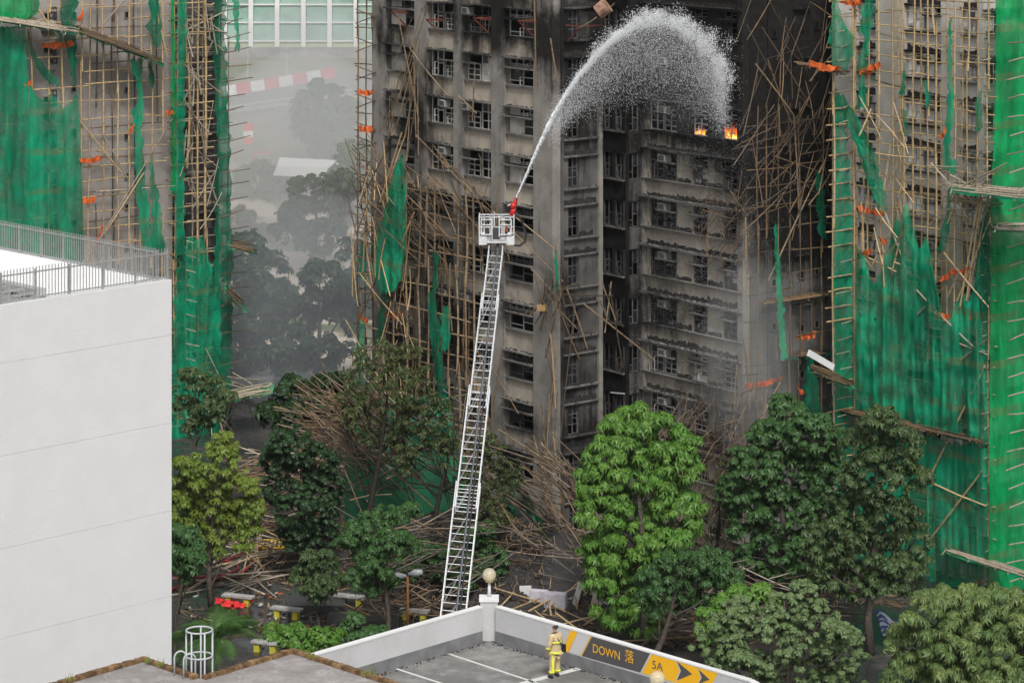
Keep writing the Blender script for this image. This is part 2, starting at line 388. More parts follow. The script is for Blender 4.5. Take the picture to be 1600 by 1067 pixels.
# facade L : window columns between piers
colsL = [(608,652),(672,713),(728,772),(793,838)]
ub = [(FL.u(a), FL.u(b)) for a, b in colsL]
uL = FL.u(586)
piers = [(uL, ub[0][0]), (ub[0][1], ub[1][0]), (ub[1][1], ub[2][0]), (ub[2][1], ub[3][0]), (ub[3][1], 0)]
for i, (a, b_) in enumerate(piers):
    part(FL, 'pier', a, b_, 0, ZT, -.22, .35, M_PIER)
    for k in range(1, 13):     # pour joints: shallow proud bands
        pass
part(FL, 'wall', uL, uL+.3, 0, ZT, .352, 8, M_PIER)
for ci, (a, b_) in enumerate(ub):
    w = b_-a
    for k, z in enumerate(SILL):
        z1 = SILL[k+1] if k+1 < len(SILL) else ZT
        # spandrel from the window head to the next sill
        sp = MB(); mid = a+w*.5
        FL.box(sp, a, mid-.012, z+1.62, z1, 0, .3); FL.box(sp, mid+.012, b_, z+1.62, z1, 0, .3); FL.box(sp, mid-.012, mid+.012, z+1.62, z1, .03, .3)
        sp.build('spandrel', M_PANEL, tower)
        ledge(FL, tower, a-.02, z+1.60, w+.04, .5 if ci in (0,3) else .42, .07, True, name='canopy')
        if k < len(SILL)-1: ledge(FL, tower, a, z1-.02, w, .16, .09, False, name='sill')
        burnt = (ci, k) not in ((1,9),(2,9),(1,8),(2,8),(3,9),(3,10),(0,9),(2,10),(1,10)) and random.random() < .62
        lower_h = 1.0
        if ci in (0, 3):
            window(FL, tower, a+.06, z+.05, w-.12, .98, 1, burnt, .35)
            window(FL, tower, a+.06, z+1.12, w-.12, .46, 3, burnt, .3)
            ledge(FL, tower, a-.02, z+1.03, w+.04, .45, .07, True)
            if ci == 0 and 6 < k < 12 or random.random() < .1:
                q = MB(); FL.box(q, a+.12, a+w*.55, z+.08, z+1.0, .10, .12); q.build('board', M_BOARD, tower)
                q = MB(); FL.box(q, a+.12, a+w*.4, z+1.14, z+1.56, .10, .12); q.build('board', M_BOARD, tower)
        else:
            flip = ci == 1
            s0 = a+.05 if flip else a+w*.52; s1 = a+w*.52 if flip else a+.05
            window(FL, tower, s0, z+.05, w*.45, 1.53, 2 if not flip else 1, burnt, .35)
            window(FL, tower, s1, z+.05, w*.45, .98, 2, burnt, .4)
            ledge(FL, tower, s1-.05, z+1.03, w*.5, .42, .06, True)
            if random.random() < .62: aircon(FL, tower, s1+.05, z+1.11)
            if random.random() < .12:
                q = MB(); FL.box(q, s0+.05, s0+w*.4, z+.1, z+1.4, .16, .18); q.build('board', M_BOARD, tower)
    part(FL, 'spandrel', a, b_, 0, SILL[0], 0, .3, M_PIER)
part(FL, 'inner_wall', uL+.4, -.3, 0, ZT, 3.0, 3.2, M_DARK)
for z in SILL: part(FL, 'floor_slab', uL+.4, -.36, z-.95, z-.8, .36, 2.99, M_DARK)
# facade S (narrow side)
us1 = FS.u(940)
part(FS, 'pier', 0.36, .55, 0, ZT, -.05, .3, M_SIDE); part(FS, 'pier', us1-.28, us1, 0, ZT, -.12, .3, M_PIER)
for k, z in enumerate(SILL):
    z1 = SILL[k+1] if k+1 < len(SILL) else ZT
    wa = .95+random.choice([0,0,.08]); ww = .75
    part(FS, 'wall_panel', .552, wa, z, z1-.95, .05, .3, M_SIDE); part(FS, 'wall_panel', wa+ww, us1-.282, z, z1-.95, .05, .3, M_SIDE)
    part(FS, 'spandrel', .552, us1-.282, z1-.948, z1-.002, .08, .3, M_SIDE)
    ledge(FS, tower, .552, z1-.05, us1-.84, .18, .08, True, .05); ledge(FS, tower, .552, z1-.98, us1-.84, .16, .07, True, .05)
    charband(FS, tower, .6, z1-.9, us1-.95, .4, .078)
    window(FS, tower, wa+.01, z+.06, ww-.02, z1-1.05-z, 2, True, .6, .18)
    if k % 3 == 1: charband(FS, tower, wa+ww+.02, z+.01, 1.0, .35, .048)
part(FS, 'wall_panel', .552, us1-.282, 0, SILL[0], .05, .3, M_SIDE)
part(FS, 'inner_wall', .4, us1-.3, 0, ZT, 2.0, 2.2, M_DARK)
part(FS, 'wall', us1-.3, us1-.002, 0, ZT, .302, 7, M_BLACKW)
# lightwell
uw = FRS.u(1007)
for f_, u0, u1 in ((FRS, .0, uw), (FRA, -7.0, 0)):
    for k, z in enumerate(SILL):
        z1 = SILL[k+1] if k+1 < len(SILL) else ZT
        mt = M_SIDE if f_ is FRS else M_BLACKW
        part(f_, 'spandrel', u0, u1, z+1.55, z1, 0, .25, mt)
        if f_ is FRS:
            part(f_, 'jamb', u0, u0+.18, z, z+1.548, 0, .25, mt); part(f_, 'jamb', u1-.35, u1, z, z+1.548, 0, .25, mt)
            window(f_, tower, u0+.2, z+.03, u1-u0-.58, 1.48, 1, True, .3)
        else:
            for q in (-2.1, -1.1, 0): part(f_, 'jamb', q-.12, q, z, z+1.548, 0, .25, mt)
            part(f_, 'jamb', u0, -2.6, z, z+1.548, 0, .25, mt)
            ledge(f_, tower, -2.5, z-.05, 2.4, .22, .07, True)
            window(f_, tower, -1.05, z+.03, .9, 1.48, 1, True, .5); window(f_, tower, -2.05, z+.03, .8, 1.48, 1, True, .5)
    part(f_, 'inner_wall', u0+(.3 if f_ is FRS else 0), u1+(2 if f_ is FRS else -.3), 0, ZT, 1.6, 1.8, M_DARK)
q = MB(); p0 = FRA.pt(954, 613, -.02); p1 = FRA.pt(976, 615, -.02); q.beam(p0, p1, .04, .06); q.build('fluorescent_tube', simple('white tube', (.8,.8,.8)), tower)
# facade R
uR = FR.u(1165)
part(FR, 'pier', 0, .22, 0, ZT, -.22, .3, M_PIER); part(FR, 'pier', uR-.4, uR, 0, ZT, -.22, .3, M_PIER)
wr = [(FR.u(1014), FR.u(1057)), (FR.u(1082), FR.u(1105)), (FR.u(1129), FR.u(1151))]
for k, z in enumerate(SILL):
    z1 = SILL[k+1] if k+1 < len(SILL) else ZT
    z = z+.1; z1 = z1+.1
    prev = .222
    for (a, b_) in wr+[(uR-.402, 0)]:
        if a-prev > .03:
            part(FR, 'wall_panel', prev, a, z, z+1.65, .02, .3, M_PANEL); charband(FR, tower, prev+.05, z+.02, a-prev-.1, random.choice([.3,.45]), .018)
        prev = b_
    sp = MB(); u0 = .222; n = 6
    for i in range(n):
        ua = u0+(uR-.402-u0)*i/n; ubb = u0+(uR-.402-u0)*(i+1)/n-.02
        FR.box(sp, ua, ubb, z+1.652, z1-.002, .0, .28)
    FR.box(sp, u0, uR-.402, z+1.652, z1-.002, .012, .3)
    sp.build('spandrel', M_PANEL, tower)
    ledge(FR, tower, -.12, z+1.66, uR+.1, .48, .09, True, name='canopy'); ledge(FR, tower, .0, z-.06, uR, .28, .07, False, name='sill')
    for i in range(3): charband(FR, tower, .25+i*(uR-.8)/3, z+1.76, (uR-.8)/3, random.choice([.22,.3,.4]), -.002)
    bz = k >= 10 or k in (5,6) or random.random() < .15
    (a, b_) = wr[0]; w = b_-a
    window(FR, tower, a+.02, z+.03, w*.47, 1.58, 2, bz, .5, .16); window(FR, tower, a+w*.52, z+.03, w*.46, .95, 2, bz, .6, .16)
    ledge(FR, tower, a+w*.42, z+1.0, w*.62, .42, .06, True, .02); aircon(FR, tower, a+w*.5, z+1.08, .04)
    for (a, b_) in wr[1:]:
        w = b_-a
        window(FR, tower, a+.02, z+.03, w-.04, .98, 2, bz, .6, .16); window(FR, tower, a+.02, z+1.15, w-.04, .46, 1, bz, .5, .16)
        ledge(FR, tower, a-.25, z+1.05, w+.3, .36, .07, True, .02)
        if random.random() < .25:
            q = MB(); FR.box(q, a+.1, a+w-.1, z+.1, z+.95, .2, .22); q.build('board', M_BOARD, tower)
part(FR, 'wall_panel', .222, uR-.402, 0, SILL[0]+.1, .02, .3, M_PIER)
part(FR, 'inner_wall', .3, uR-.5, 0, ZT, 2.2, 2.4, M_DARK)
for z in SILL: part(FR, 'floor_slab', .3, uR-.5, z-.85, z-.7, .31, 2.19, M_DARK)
# end wall T
uT = 8.6
ed = [0.4, 1.7, 2.2, 3.6, 4.9, 6.3, 7.5, uT]
for a, b_ in zip(ed[:-1], ed[1:]): part(FT, 'wall_panel', a, b_-.03, 0, ZT, random.choice([0,.03,.06]), .35, M_TWALL)
part(FT, 'wall', ed[0], uT, 0, ZT, .2, .4, M_BLACKW)
vm = MB(); vm.box((0,-.08,0),(.36,0,.05)); vm.box((0,-.08,.4),(.36,0,.45)); vm.box((0,-.08,.05),(.05,0,.4)); vm.box((.31,-.08,.05),(.36,0,.4)); vm.box((.05,-.03,.05),(.31,-.005,.4), 1)  # dark plate coloured as the shade inside the vent opening
VM = vm.mesh('vent', [M_LEDGE, M_DARK])
for z in SILL:
    for u in (1.9, 4.05, 5.2): inst('vent', VM, tower, FT.at(u, z+random.uniform(.2,.6), -.002), FT.a)
    ledge(FT, tower, ed[3], z+1.7, 1.2, .2, .06, True, 0)
for f_, u in ((FL, -3), ): pass
rf = MB(); pts = [FL.at(uL,0,.0), FL.at(0,0,0), FS.at(us1,0,0), FRA.at(0,0,0), FR.at(0,0,0), FR.at(uR,0,0), FT.at(uT,0,.3), FT.at(uT,0,12), FL.at(uL,0,14)]
n = len(pts); rf.add([(p.x,p.y,ZT+.002) for p in pts]+[(p.x,p.y,ZT+.3) for p in pts], [tuple(range(n))[::-1], tuple(range(n,2*n))]+[(i,(i+1)%n,n+(i+1)%n,n+i) for i in range(n)])
rf.build('roof', M_LEDGE, tower)
bw = MB(); a = FL.at(uL,0,8.0); b_ = FL.at(uL,0,14); c_ = FT.at(uT,0,12); d_ = FT.at(uT,0,.42)
for p, q in ((a,b_),(b_,c_),(c_,d_)): bw.beam((p.x,p.y,ZT/2), (q.x,q.y,ZT/2), .3, ZT-.01)
bw.build('rear_wall', M_TWALL, tower)
# steel brackets near the top of the facade
for px, py in ((640,18),(694,30),(768,28),(838,32),(884,40)):
    f_ = FS if px > 870 else FL
    q = MB(); p = f_.pt(px, py, -.2); o = f_.at(f_.u(px), p.z, -1.3); q.beam(p, o, .07); q.beam(f_.at(f_.u(px), p.z-.9, -.2), o, .07); q.beam(o, o+Vector((f_.e[0]*1.6, f_.e[1]*1.6, 0)), .06)
    q.build('steel_bracket', M_STEELR, tower)
# ------------------------------------------------------------------ right-hand tower
STR = 2.52
RA = Fac((24.8, 140.0), AD); RB = Fac((24.8, 140.0), BD); uRL = RA.u(1335)
M_CURT = simple('white curtain', (.86,.86,.87), .8, 0, .12, 2, 0); pRL = RA.at(uRL, 0); RBL = Fac((pRL.x, pRL.y), BD)
M_RT = sooty('grey tower concrete', (.60,.58,.545), (.47,.45,.42), -.75, [cen(RA,1440,290,4,.5), cen(RA,1400,120,3,.3), cen(RA,1490,120,3,.35)], streak=.35, fine=.3)
M_RTP = sooty('pale tower panel', (.66,.65,.62), (.52,.51,.49), -.68, [cen(RA,1440,290,4,.5), cen(RA,1490,120,3,.35)], streak=.3)
M_LTW = sooty('pinkish grey tower concrete', (.44,.40,.38), (.36,.325,.31), -.62, streak=.35, fine=.4)
rt = empty('netted_tower', (24.8, 140, 0), 'pale grey apartment tower on the right wrapped in bamboo scaffolding and green nets', 'apartment tower')
D = 1.35
zr0 = RA.z(1445, 197, D)
sillR = [zr0+STR*k for k in range(-9, 6) if zr0+STR*k > .5]
wc = [(RA.u(1342,D), RA.u(1372,D)), (RA.u(1417,D), RA.u(1474,D)), (RA.u(1505,D), RA.u(1548,D))]
prev = RA.u(1335, D)+.3
wc[2] = (wc[2][0], -D-.45)
for a, b_ in wc+[(-D+.002, 0)]:
    if a > -D: a = -D+.001
    part(RA, 'pier', prev-.001, a, 0, ZT, D-.2, D+.3, M_RT, rt); prev = b_
for a, b_ in wc:
    w = b_-a
    for k, z in enumerate(sillR):
        z1 = sillR[k+1] if k+1 < len(sillR) else ZT
        part(RA, 'spandrel', a, b_, z+1.45, z1, D, D+.3, M_RTP, rt)
        ledge(RA, rt, a, z+1.43, w, .22, .07, True, D, 'canopy'); charband(RA, rt, a+.05, z+1.53, w-.1, .35, D-.002); ledge(RA, rt, a, z1-.03, w, .18, .08, False, D, 'sill')
        if w > .9:
            window(RA, rt, a+.04, z+.04, w*.46, 1.36, 1, False, .12, D+.06); window(RA, rt, a+w*.52, z+.04, w*.46, .85, 1, False, .12, D+.06)
            q = MB(); RA.box(q, a+.06, a+w*.48, z+.08, z+1.36, D+.085, D+.095); RA.box(q, a+w*.53, a+w*.96, z+.08, z+.86, D+.085, D+.095)
            q.build('curtain', M_CURT, rt)
            ledge(RA, rt, a+w*.48, z+.92, w*.54, .25, .06, False, D); aircon(RA, rt, a+w*.6, z+1.0, D)
        else: window(RA, rt, a+.04, z+.04, w-.08, 1.36, 2, False, .8, D+.14)
    part(RA, 'spandrel', a, b_, 0, sillR[0], D, D+.3, M_RT, rt)
part(RA, 'inner_wall', RA.u(1335,D)+.4, -D-.35, 0, ZT, D+1.6, D+1.8, M_DARK, rt)
part(RB, 'wall', D, 14, 0, ZT, D, D+.3, M_RT, rt); u_a = RBL.u(1306, D); part(RBL, 'wall', u_a, RBL.u(1352, D), 0, ZT, D, D+.3, M_RT, rt)
for k, z in enumerate(sillR):
    ledge(RB, rt, 1.0, z+1.43, 3, .4, .07, True, D, 'canopy'); window(RB, rt, 1.2, z, 1.3, 1.3, 1, False, .9, D-.05); window(RB, rt, 5.2, z, 1.3, 1.3, 1, False, .9, D-.05)
part(RB, 'roof', D, 14, ZT, ZT+.3, D, 12, M_RT, rt); part(RA, 'roof', RA.u(1335,D), -D, ZT+.302, ZT+.6, D, 9, M_RT, rt)
part(RB, 'rear_wall', 13.6, 13.9, 0, ZT-.01, D+.31, 14, M_RT, rt)
# ------------------------------------------------------------------ left-hand tower
LTF = Fac((-22.0, 176.0), BD)
lt = empty('netted_tower', (-22, 176, 0), 'pinkish grey blank-walled apartment tower on the left behind torn green nets', 'apartment tower')
ue = LTF.u(270, D); ed = [-20, -14, -12.6, -10.1, -7.7, -6.2, -3.8, -2.1, ue]
for a, b_ in zip(ed[:-1], ed[1:]): part(LTF, 'wall_panel', a, b_-.03, 0, 46, D, D+.35, M_LTW, lt)
part(LTF, 'wall', -20, ue-.03, 0, 46, D+.1, D+.4, M_LTW, lt)
for k in range(17):
    z = 1+k*2.65
    for u in (-9.0, -7.0, -3.1): inst('vent', VM, lt, LTF.at(u, z+random.uniform(0,.8), D-.003), LTF.a)
    window(LTF, lt, -8.6, z, .55, 1.0, 2, True, .7, D-.05)
    ledge(LTF, lt, -9.2, z-.5, .9, .3, .06, True, D)
part(LTF, 'side_wall', ue-.33, ue-.03, 0, 45.98, D+.41, 9, M_TWALL, lt)
ub0 = ue; ub1 = LTF.u(342, 4.0)
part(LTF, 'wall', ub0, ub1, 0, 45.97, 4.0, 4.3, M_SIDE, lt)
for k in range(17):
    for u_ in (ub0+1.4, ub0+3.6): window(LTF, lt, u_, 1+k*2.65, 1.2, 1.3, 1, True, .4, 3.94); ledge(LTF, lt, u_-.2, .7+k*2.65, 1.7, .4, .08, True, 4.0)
part(LTF, 'roof', -20, ub1, 46, 46.3, D, 12, M_LTW, lt); part(LTF, 'rear_wall', -20, ub1, 0, 45.99, 11.6, 12, M_LTW, lt); part(LTF, 'end_wall', ub1-.3, ub1, 0, 45.99, 4.31, 11.59, M_SIDE, lt)
# ------------------------------------------------------------------ poles and scaffolds
def pole_mesh(bend, seed, mat):
    mb = MB(); rnd = random.Random(seed); n = 12; pts = []; rs = []
    ph = rnd.uniform(0, 6)
    for i in range(n+1):
        t = i/n
        pts.append((bend*math.sin(t*math.pi)*math.cos(ph), bend*math.sin(t*math.pi)*math.sin(ph), t)); rs.append(1.0*(1.06-.25*t)*(1.12 if i % 2 else .96))
    # tube with anisotropic scale: radius direction is xy, length is z
    base = 0
    for (x, y, z), r in zip(pts, rs):
        for j in range(6):
            a = math.pi*j/3; mb.v.append((x+r*math.cos(a), y+r*math.sin(a), z))
    for i in range(n):
        for j in range(6): mb.f.append((i*6+j, i*6+(j+1)%6, (i+1)*6+(j+1)%6, (i+1)*6+j)); mb.m.append(0)
    mb.f.append((5,4,3,2,1,0)); mb.f.append(tuple(n*6+j for j in range(6))); mb.m += [0,0]
    return mb.mesh('bamboo_pole', mat, True)
PM = {}
for nm, mt in (('t', M_BAM), ('g', M_BAMG), ('b', M_BAMB), ('d', M_BAMD)): PM[nm] = [pole_mesh(b_, i, mt) for i, b_ in enumerate((0, .8, 2.0, 3.2))]
def pole(parent, p, q, r=.05, kind='t', bent=None, name='bamboo_pole'):
    p = Vector(p); q = Vector(q); d = q-p; L = d.length
    if L < .05: return
    me = PM[kind][bent if bent is not None else random.choice((0,0,1,1,2))]
    rot = d.to_track_quat('Z', 'Y') @ Quaternion((0,0,1), random.uniform(0,6.28))
    return inst(name, me, parent, p, rot=rot, scale=(r, r, L))
NP = {}
def cap(parent, n=1):
    k = parent.name; NP[k] = NP.get(k, 0)+n; return NP[k] <= 295
EXTRA = {}      # poles past the limit, joined into one part of their scaffold
def apole(parent, p, q, r=.05, kind='t', bent=None):
    if cap(parent): return pole(parent, p, q, r, kind, bent)
    EXTRA.setdefault((parent.name, kind), []).append((Vector(p), Vector(q), r))
def scaffold(root, fac, pxs, y0, y1, step, d, kind='t', r=.05, miss=.1, jit=.12, x0=None, x1=None, stubs=0, hr=None):
    """verticals at the given picture columns, horizontals every `step` metres, on one vertical plane"""
    us = [fac.u(x, d) for x in pxs]; um = fac.u((pxs[0]+pxs[-1])/2, d); pm = fac.at(um, 0, d)
    zt = CAMZ-(y0-HOR)/F*pm.y; zb = max(0, CAMZ-(y1-HOR)/F*pm.y)
    for u in us:
        z = zb
        while z < zt-.5:
            L = random.uniform(5.5, 7.5); z2 = min(zt, z+L)
            if random.random() > miss*.6:
                apole(root, fac.at(u+random.uniform(-jit,jit)*.5, z, d-.05), fac.at(u+random.uniform(-jit,jit), z2+.3, d-.05), r*random.uniform(.9,1.25), kind)
            z = z2-.4 if z2 < zt else zt
    ua = fac.u(x0 if x0 else pxs[0]-6, d); ub_ = fac.u(x1 if x1 else pxs[-1]+6, d)
    z = zb+.6
    while z < zt:
        u = ua
        while u < ub_-.2:
            L = random.uniform(2.5, 6); u2 = min(ub_, u+L)
            if random.random() > miss:
                s = random.uniform(-jit, jit)
                apole(root, fac.at(u-random.uniform(0,.3), z+s, d+.05), fac.at(u2+random.uniform(0,.3), z+s+random.uniform(-jit,jit), d+.05), (hr or r*.8)*random.uniform(.8,1.1), kind)
            u = u2
        for _ in range(stubs):
            uu = random.choice(us); p = fac.at(uu+random.uniform(-.1,.1), z, d+.5); q = fac.at(uu+random.uniform(-.2,.2), z+random.uniform(-.1,.1), d-random.uniform(.6,1.2))
            apole(root, p, q, r*.7, kind)
        z += step*random.uniform(.92, 1.08)
def messy(root, fac, box, n, d=(-1.5,-.4), ang=(90,25), L=(1.5,4.5), kind='t', r=(.03,.055)):
    x0, y0, x1, y1 = box
    for _ in range(n):
        px = random.uniform(x0,x1); py = random.uniform(y0,y1); dd = random.uniform(*d); p = fac.pt(px, py, dd)
        a = math.radians(random.gauss(*ang)); l = random.uniform(*L)/2
        v = Vector((fac.e[0]*math.cos(a)*l, fac.e[1]*math.cos(a)*l, math.sin(a)*l)) + Vector((fac.n[0], fac.n[1], 0))*random.uniform(-.4,.4)
        q0 = p-v; q1 = p+v
        if q0.z < 0: q0.z = .02
        if q1.z < 0: q1.z = .02
        apole(root, q0, q1, random.uniform(*r), kind, random.choice((0,1,2,3)))
def flush_extra():
    for (nm, kind), lst in EXTRA.items():
        mb = MB()
        for p, q, r in lst: mb.tube([p, (p+q)/2+Vector((random.uniform(-.04,.04),)*3), q], [r, r*.95, r*.8], 4, cap=False)
        o = mb.build('bamboo_pole_tangle', {'t':M_BAM,'g':M_BAMG,'b':M_BAMB,'d':M_BAMD}[kind], bpy.data.objects[nm]); o['kind'] = 'stuff'
def board(root, fac, x0, y0, x1, y1, d=-.4, w=.12, mat=None, sag=.1, name='plank'):
    """an orange sheet or plank lying on a scaffold lift"""
    p = fac.pt(x0,y0,d); q = fac.pt(x1,y1,d); mb = MB(); n = 9
    nn = Vector((fac.n[0],fac.n[1],0)); e = [(random.uniform(-.5,.5)*w, random.uniform(.55,1.25)*w, random.uniform(-.12,.12)) for _ in range(n+1)]
    for i in range(n+1):
        t = i/n; c_ = p.lerp(q,t)+Vector((0,0,-sag*math.sin(t*3.1)+e[i][0]*.3)); o_ = nn*e[i][2]
        for zz, dd in ((-e[i][1],-.012),(-e[i][1],.012),(e[i][1]*.7,.012),(e[i][1]*.7,-.012)): mb.v.append(tuple(c_+o_*(1 if zz<0 else -.6)+nn*dd+Vector((0,0,zz))))
    for i in range(n):
        for k in range(4): mb.f.append((i*4+k, (i+1)*4+k, (i+1)*4+(k+1)%4, i*4+(k+1)%4)); mb.m.append(0)
    mb.f += [(3,2,1,0), (n*4,n*4+1,n*4+2,n*4+3)]; mb.m += [0,0]
    return mb.build(name, mat or M_ORANGE, root)
# right tower scaffold
rs = empty('bamboo_scaffold', (22, 141, 0), 'yellow bamboo scaffold grid with orange boards on the pale right tower', 'scaffold')
scaffold(rs, RA, [1338,1357,1376,1396,1413,1428,1451,1463,1481,1493,1513,1528,1545], -20, 930, .82, .05, 't', .05, .1, .10)
scaffold(rs, RA, [1405,1440,1472,1505], -20, 500, 1.25, .7, 't', .05, .15, .1)
scaffold(rs, RBL, [1301,1334], -20, 930, .82, -.02, 't', .055, .15, .05, 1297, 1338, 0)
for y in range(20, 935, 24):
    apole(rs, RBL.pt(1334+random.uniform(-4,4), y, .3), RBL.pt(1309+random.uniform(-4,6), y+random.uniform(3,8), -.8), .033, 'g')
    apole(rs, RA.pt(1548, y+random.uniform(-5,5), .2), RA.pt(1536+random.uniform(-3,5), y+random.uniform(-2,4), -.6), .033, 'g')
for y in range(60, 940, 29):
    apole(rs, RB.pt(1574+random.uniform(-3,4), y+8, -.9), RB.pt(1612, y-2+random.uniform(-6,6), -.9), .04, 'g')
for (x0,y0,x1,y1) in ((1313,0,1345,3),(1341,107,1375,100),(1343,112,1366,107),(1340,324,1385,332),(1342,395,1362,390),(1375,372,1385,377),(1470,435,1486,424),(1486,423,1515,420),(1459,488,1485,493),(1513,500,1527,478),(1470,212,1478,200)):
    board(rs, RA, x0, y0, x1, y1, -.25, .18)
for y in (52,126,200,270,345,490): board(rs, RA, 1340, y-8+random.uniform(-3,3), 1540, y+46-8, .45, .05, M_BAMG, .12, 'platform')
for (a, b_) in (((1495,470),(1548,340)),((1512,470),(1546,300)),((1478,470),(1500,420)),((1420,320),(1395,420)),((1402,300),(1430,410)),((1475,395),(1545,480)),((1432,453),(1530,550)),((1425,500),(1480,445)),((1480,530),(1545,555)),((1455,740),(1540,570)),((1455,840),(1535,735)),((1458,755),(1540,790)),((1480,580),(1542,530)),((1405,700),(1440,650)),((1500,300),(1480,350)),((1530,310),(1500,480)),((1535,300),(1510,470)),((1455,255),(1500,310)),((1382,330),(1420,430)),((1480,285),(1545,320))):
    apole(rs, RA.pt(*a, -.35), RA.pt(*b_, -.45), .055, 'g' if random.random()<.5 else 't', 1)
messy(rs, RA, (1345,180,1420,420), 26, (-.8,-.1), (110,35), (1.2,3.2), 't')
messy(rs, RA, (1470,260,1545,340), 18, (-1.0,-.1), (20,30), (1.2,3.2), 'g')
# tilted catch fans of bamboo and net on the right tower
def fan(label, fac, x0, y0, x1, y1, d0, d1, th, n, kind, netm, group='collapsed bamboo catch platforms'):
    a = fac.pt(x0,y0,d0); o = empty('catch_platform', a, label, 'platform', group)
    for i in range(n):
        t = random.random(); dd = d0+(d1-d0)*t
        s = random.uniform(0,.35); e = random.uniform(.6,1.0)
        p = fac.pt(x0+(x1-x0)*s, y0+(y1-y0)*s+th*t, dd); q = fac.pt(x0+(x1-x0)*e, y0+(y1-y0)*e+th*t+random.uniform(-3,3), dd+random.uniform(-.1,.1))
        apole(o, p, q, random.uniform(.035,.055), kind, 1)
    for i in range(max(3, n//5)):
        t = (i+random.random())/max(3,n//5); p = fac.pt(x0+(x1-x0)*t, y0+(y1-y0)*t, d0+.3); q = fac.pt(x0+(x1-x0)*t+random.uniform(-8,8), y0+(y1-y0)*t+th+4, d1-.4)
        apole(o, p, q, .04, 'g' if kind != 'b' else 'b')
    if netm:
        mb = MB(); k = 14
        for i in range(k+1):
            for j in range(4):
                t = i/k; s = j/3; pz = fac.pt(x0+(x1-x0)*t, y0+(y1-y0)*t+th*s, d0+(d1-d0)*s); mb.v.append((pz.x, pz.y, pz.z-.12+random.uniform(-.08,.08)))
        for i in range(k):
            for j in range(3): mb.f.append((i*4+j, (i+1)*4+j, (i+1)*4+j+1, i*4+j+1)); mb.m.append(0)
        mb.build('net', netm, o)
    return o
fan('pale bamboo catch platform jutting at the right edge over the bright green net', RA, 1485, 282, 1640, 300, .3, -2.2, 16, 26, 'g', M_NET)
fan('second pale bamboo catch platform, lower at the right edge', RB, 1552, 345, 1640, 345, .2, -1.8, 14, 14, 'g', M_NET)
fan('long bamboo catch platform between the big upper and lower green nets', RA, 1295, 628, 1540, 684, .3, -1.0, 9, 46, 'b', M_NETD)
fan('green bamboo catch platform jutting left above the dark tree', RBL, 1262, 568, 1336, 596, -.2, -1.6, 10, 24, 'b', M_NET)
fan('pale bamboo platform lowest on the right tower, beside the tree', RA, 1478, 852, 1640, 905, .2, -1.8, 9, 30, 'g', M_NET)
fan('scorched bamboo platform with orange sheet jutting left of the right tower near the top', RBL, 1240, 96, 1330, 112, -.2, -1.2, 4, 24, 'b', None)
q = board(None, RBL, 1265, 98, 1312, 106, -1.3, .2); tag(q, 'orange sheet on the jutting scorched bamboo platform at upper right', 'sheet')
q = MB(); p = RBL.pt(1263,551,-1.8); p2 = RBL.pt(1302,574,-1.8); q.beam(p, p2, .1, .34); tag(q.build('sheet_panel', M_WHITE), 'long white board lying on the green bamboo platform beside the right tower', 'board')
# ------------------------------------------------------------------ nets
def net(label, fac, rows=None, cols=None, d=-.15, amp=.12, mat=None, nc=None, freq=5, ragged=3, group='green scaffold nets', holes=.0):
    """rows: (y, xleft, xright) ; cols: (x, ytop, ybottom) in picture units on the plane of the facade"""
    mb = MB(); ph = random.uniform(0,9)
    def interp(tab, t):
        for a, b_ in zip(tab[:-1], tab[1:]):
            if a[0] <= t <= b_[0]:
                k = (t-a[0])/max(1e-6, b_[0]-a[0]); return a[1]+(b_[1]-a[1])*k, a[2]+(b_[2]-a[2])*k
        return tab[-1][1], tab[-1][2]
    if rows:
        y0, y1 = rows[0][0], rows[-1][0]; nr = max(4, int(abs(y1-y0)/7)); wmax = max(r[2]-r[1] for r in rows); nc = nc or max(5, min(40, int(wmax/3)))
        G_ = []
        for i in range(nr+1):
            y = y0+(y1-y0)*i/nr; a, b_ = interp(rows, y); ww_ = b_-a; a += MN.noise(Vector((y*.09, ph, 0)))*min(ragged*2, ww_*.5)+random.uniform(-.4,.4)*ragged; b_ += MN.noise(Vector((y*.09, ph, 9)))*min(ragged*2, ww_*.5)+random.uniform(-.4,.4)*ragged
            for j in range(nc+1):
                s = j/nc; x = a+(b_-a)*s; yy = y+(random.uniform(-1,1)*ragged*1.5 if i in (0,nr) else 0)
                sx_ = (x-a)/max(12, wmax)
                fold = amp*(MN.noise(Vector((x*.16+ph*7, y*.012, ph)))*1.5+MN.noise(Vector((x*.5+ph*3, y*.03, ph)))*.8)+amp*.35*MN.noise(Vector((x*.1, y*.06, ph*5)))
                mb.v.append(tuple(fac.pt(x, yy, d-abs(amp)-fold)))
    else:
        x0, x1 = cols[0][0], cols[-1][0]; nr = max(4, int((x1-x0)/3)); nc = nc or 44
        for i in range(nr+1):
            x = x0+(x1-x0)*i/nr; a, b_ = interp(cols, x); a += random.uniform(-1,1)*ragged; b_ += random.uniform(-1,1)*ragged
            for j in range(nc+1):
                s = j/nc; y = a+(b_-a)*s
                xx = x
                fold = amp*(MN.noise(Vector((x*.11+ph, y*.008, ph)))*1.6+MN.noise(Vector((x*.33, y*.02, ph*2)))*.9)+amp*.5*MN.noise(Vector((x*.05, y*.05, ph)))
                mb.v.append(tuple(fac.pt(xx, y, d-abs(amp)-fold)))
    for i in range(nr):
        for j in range(nc):
            if holes and random.random() < holes: continue
            a = i*(nc+1)+j; mb.f.append((a, a+1, a+nc+2, a+nc+1)); mb.m.append(0)
    o = mb.build('scaffold_net', mat or M_NET, None, True); tag(o, label, 'net', group); return o
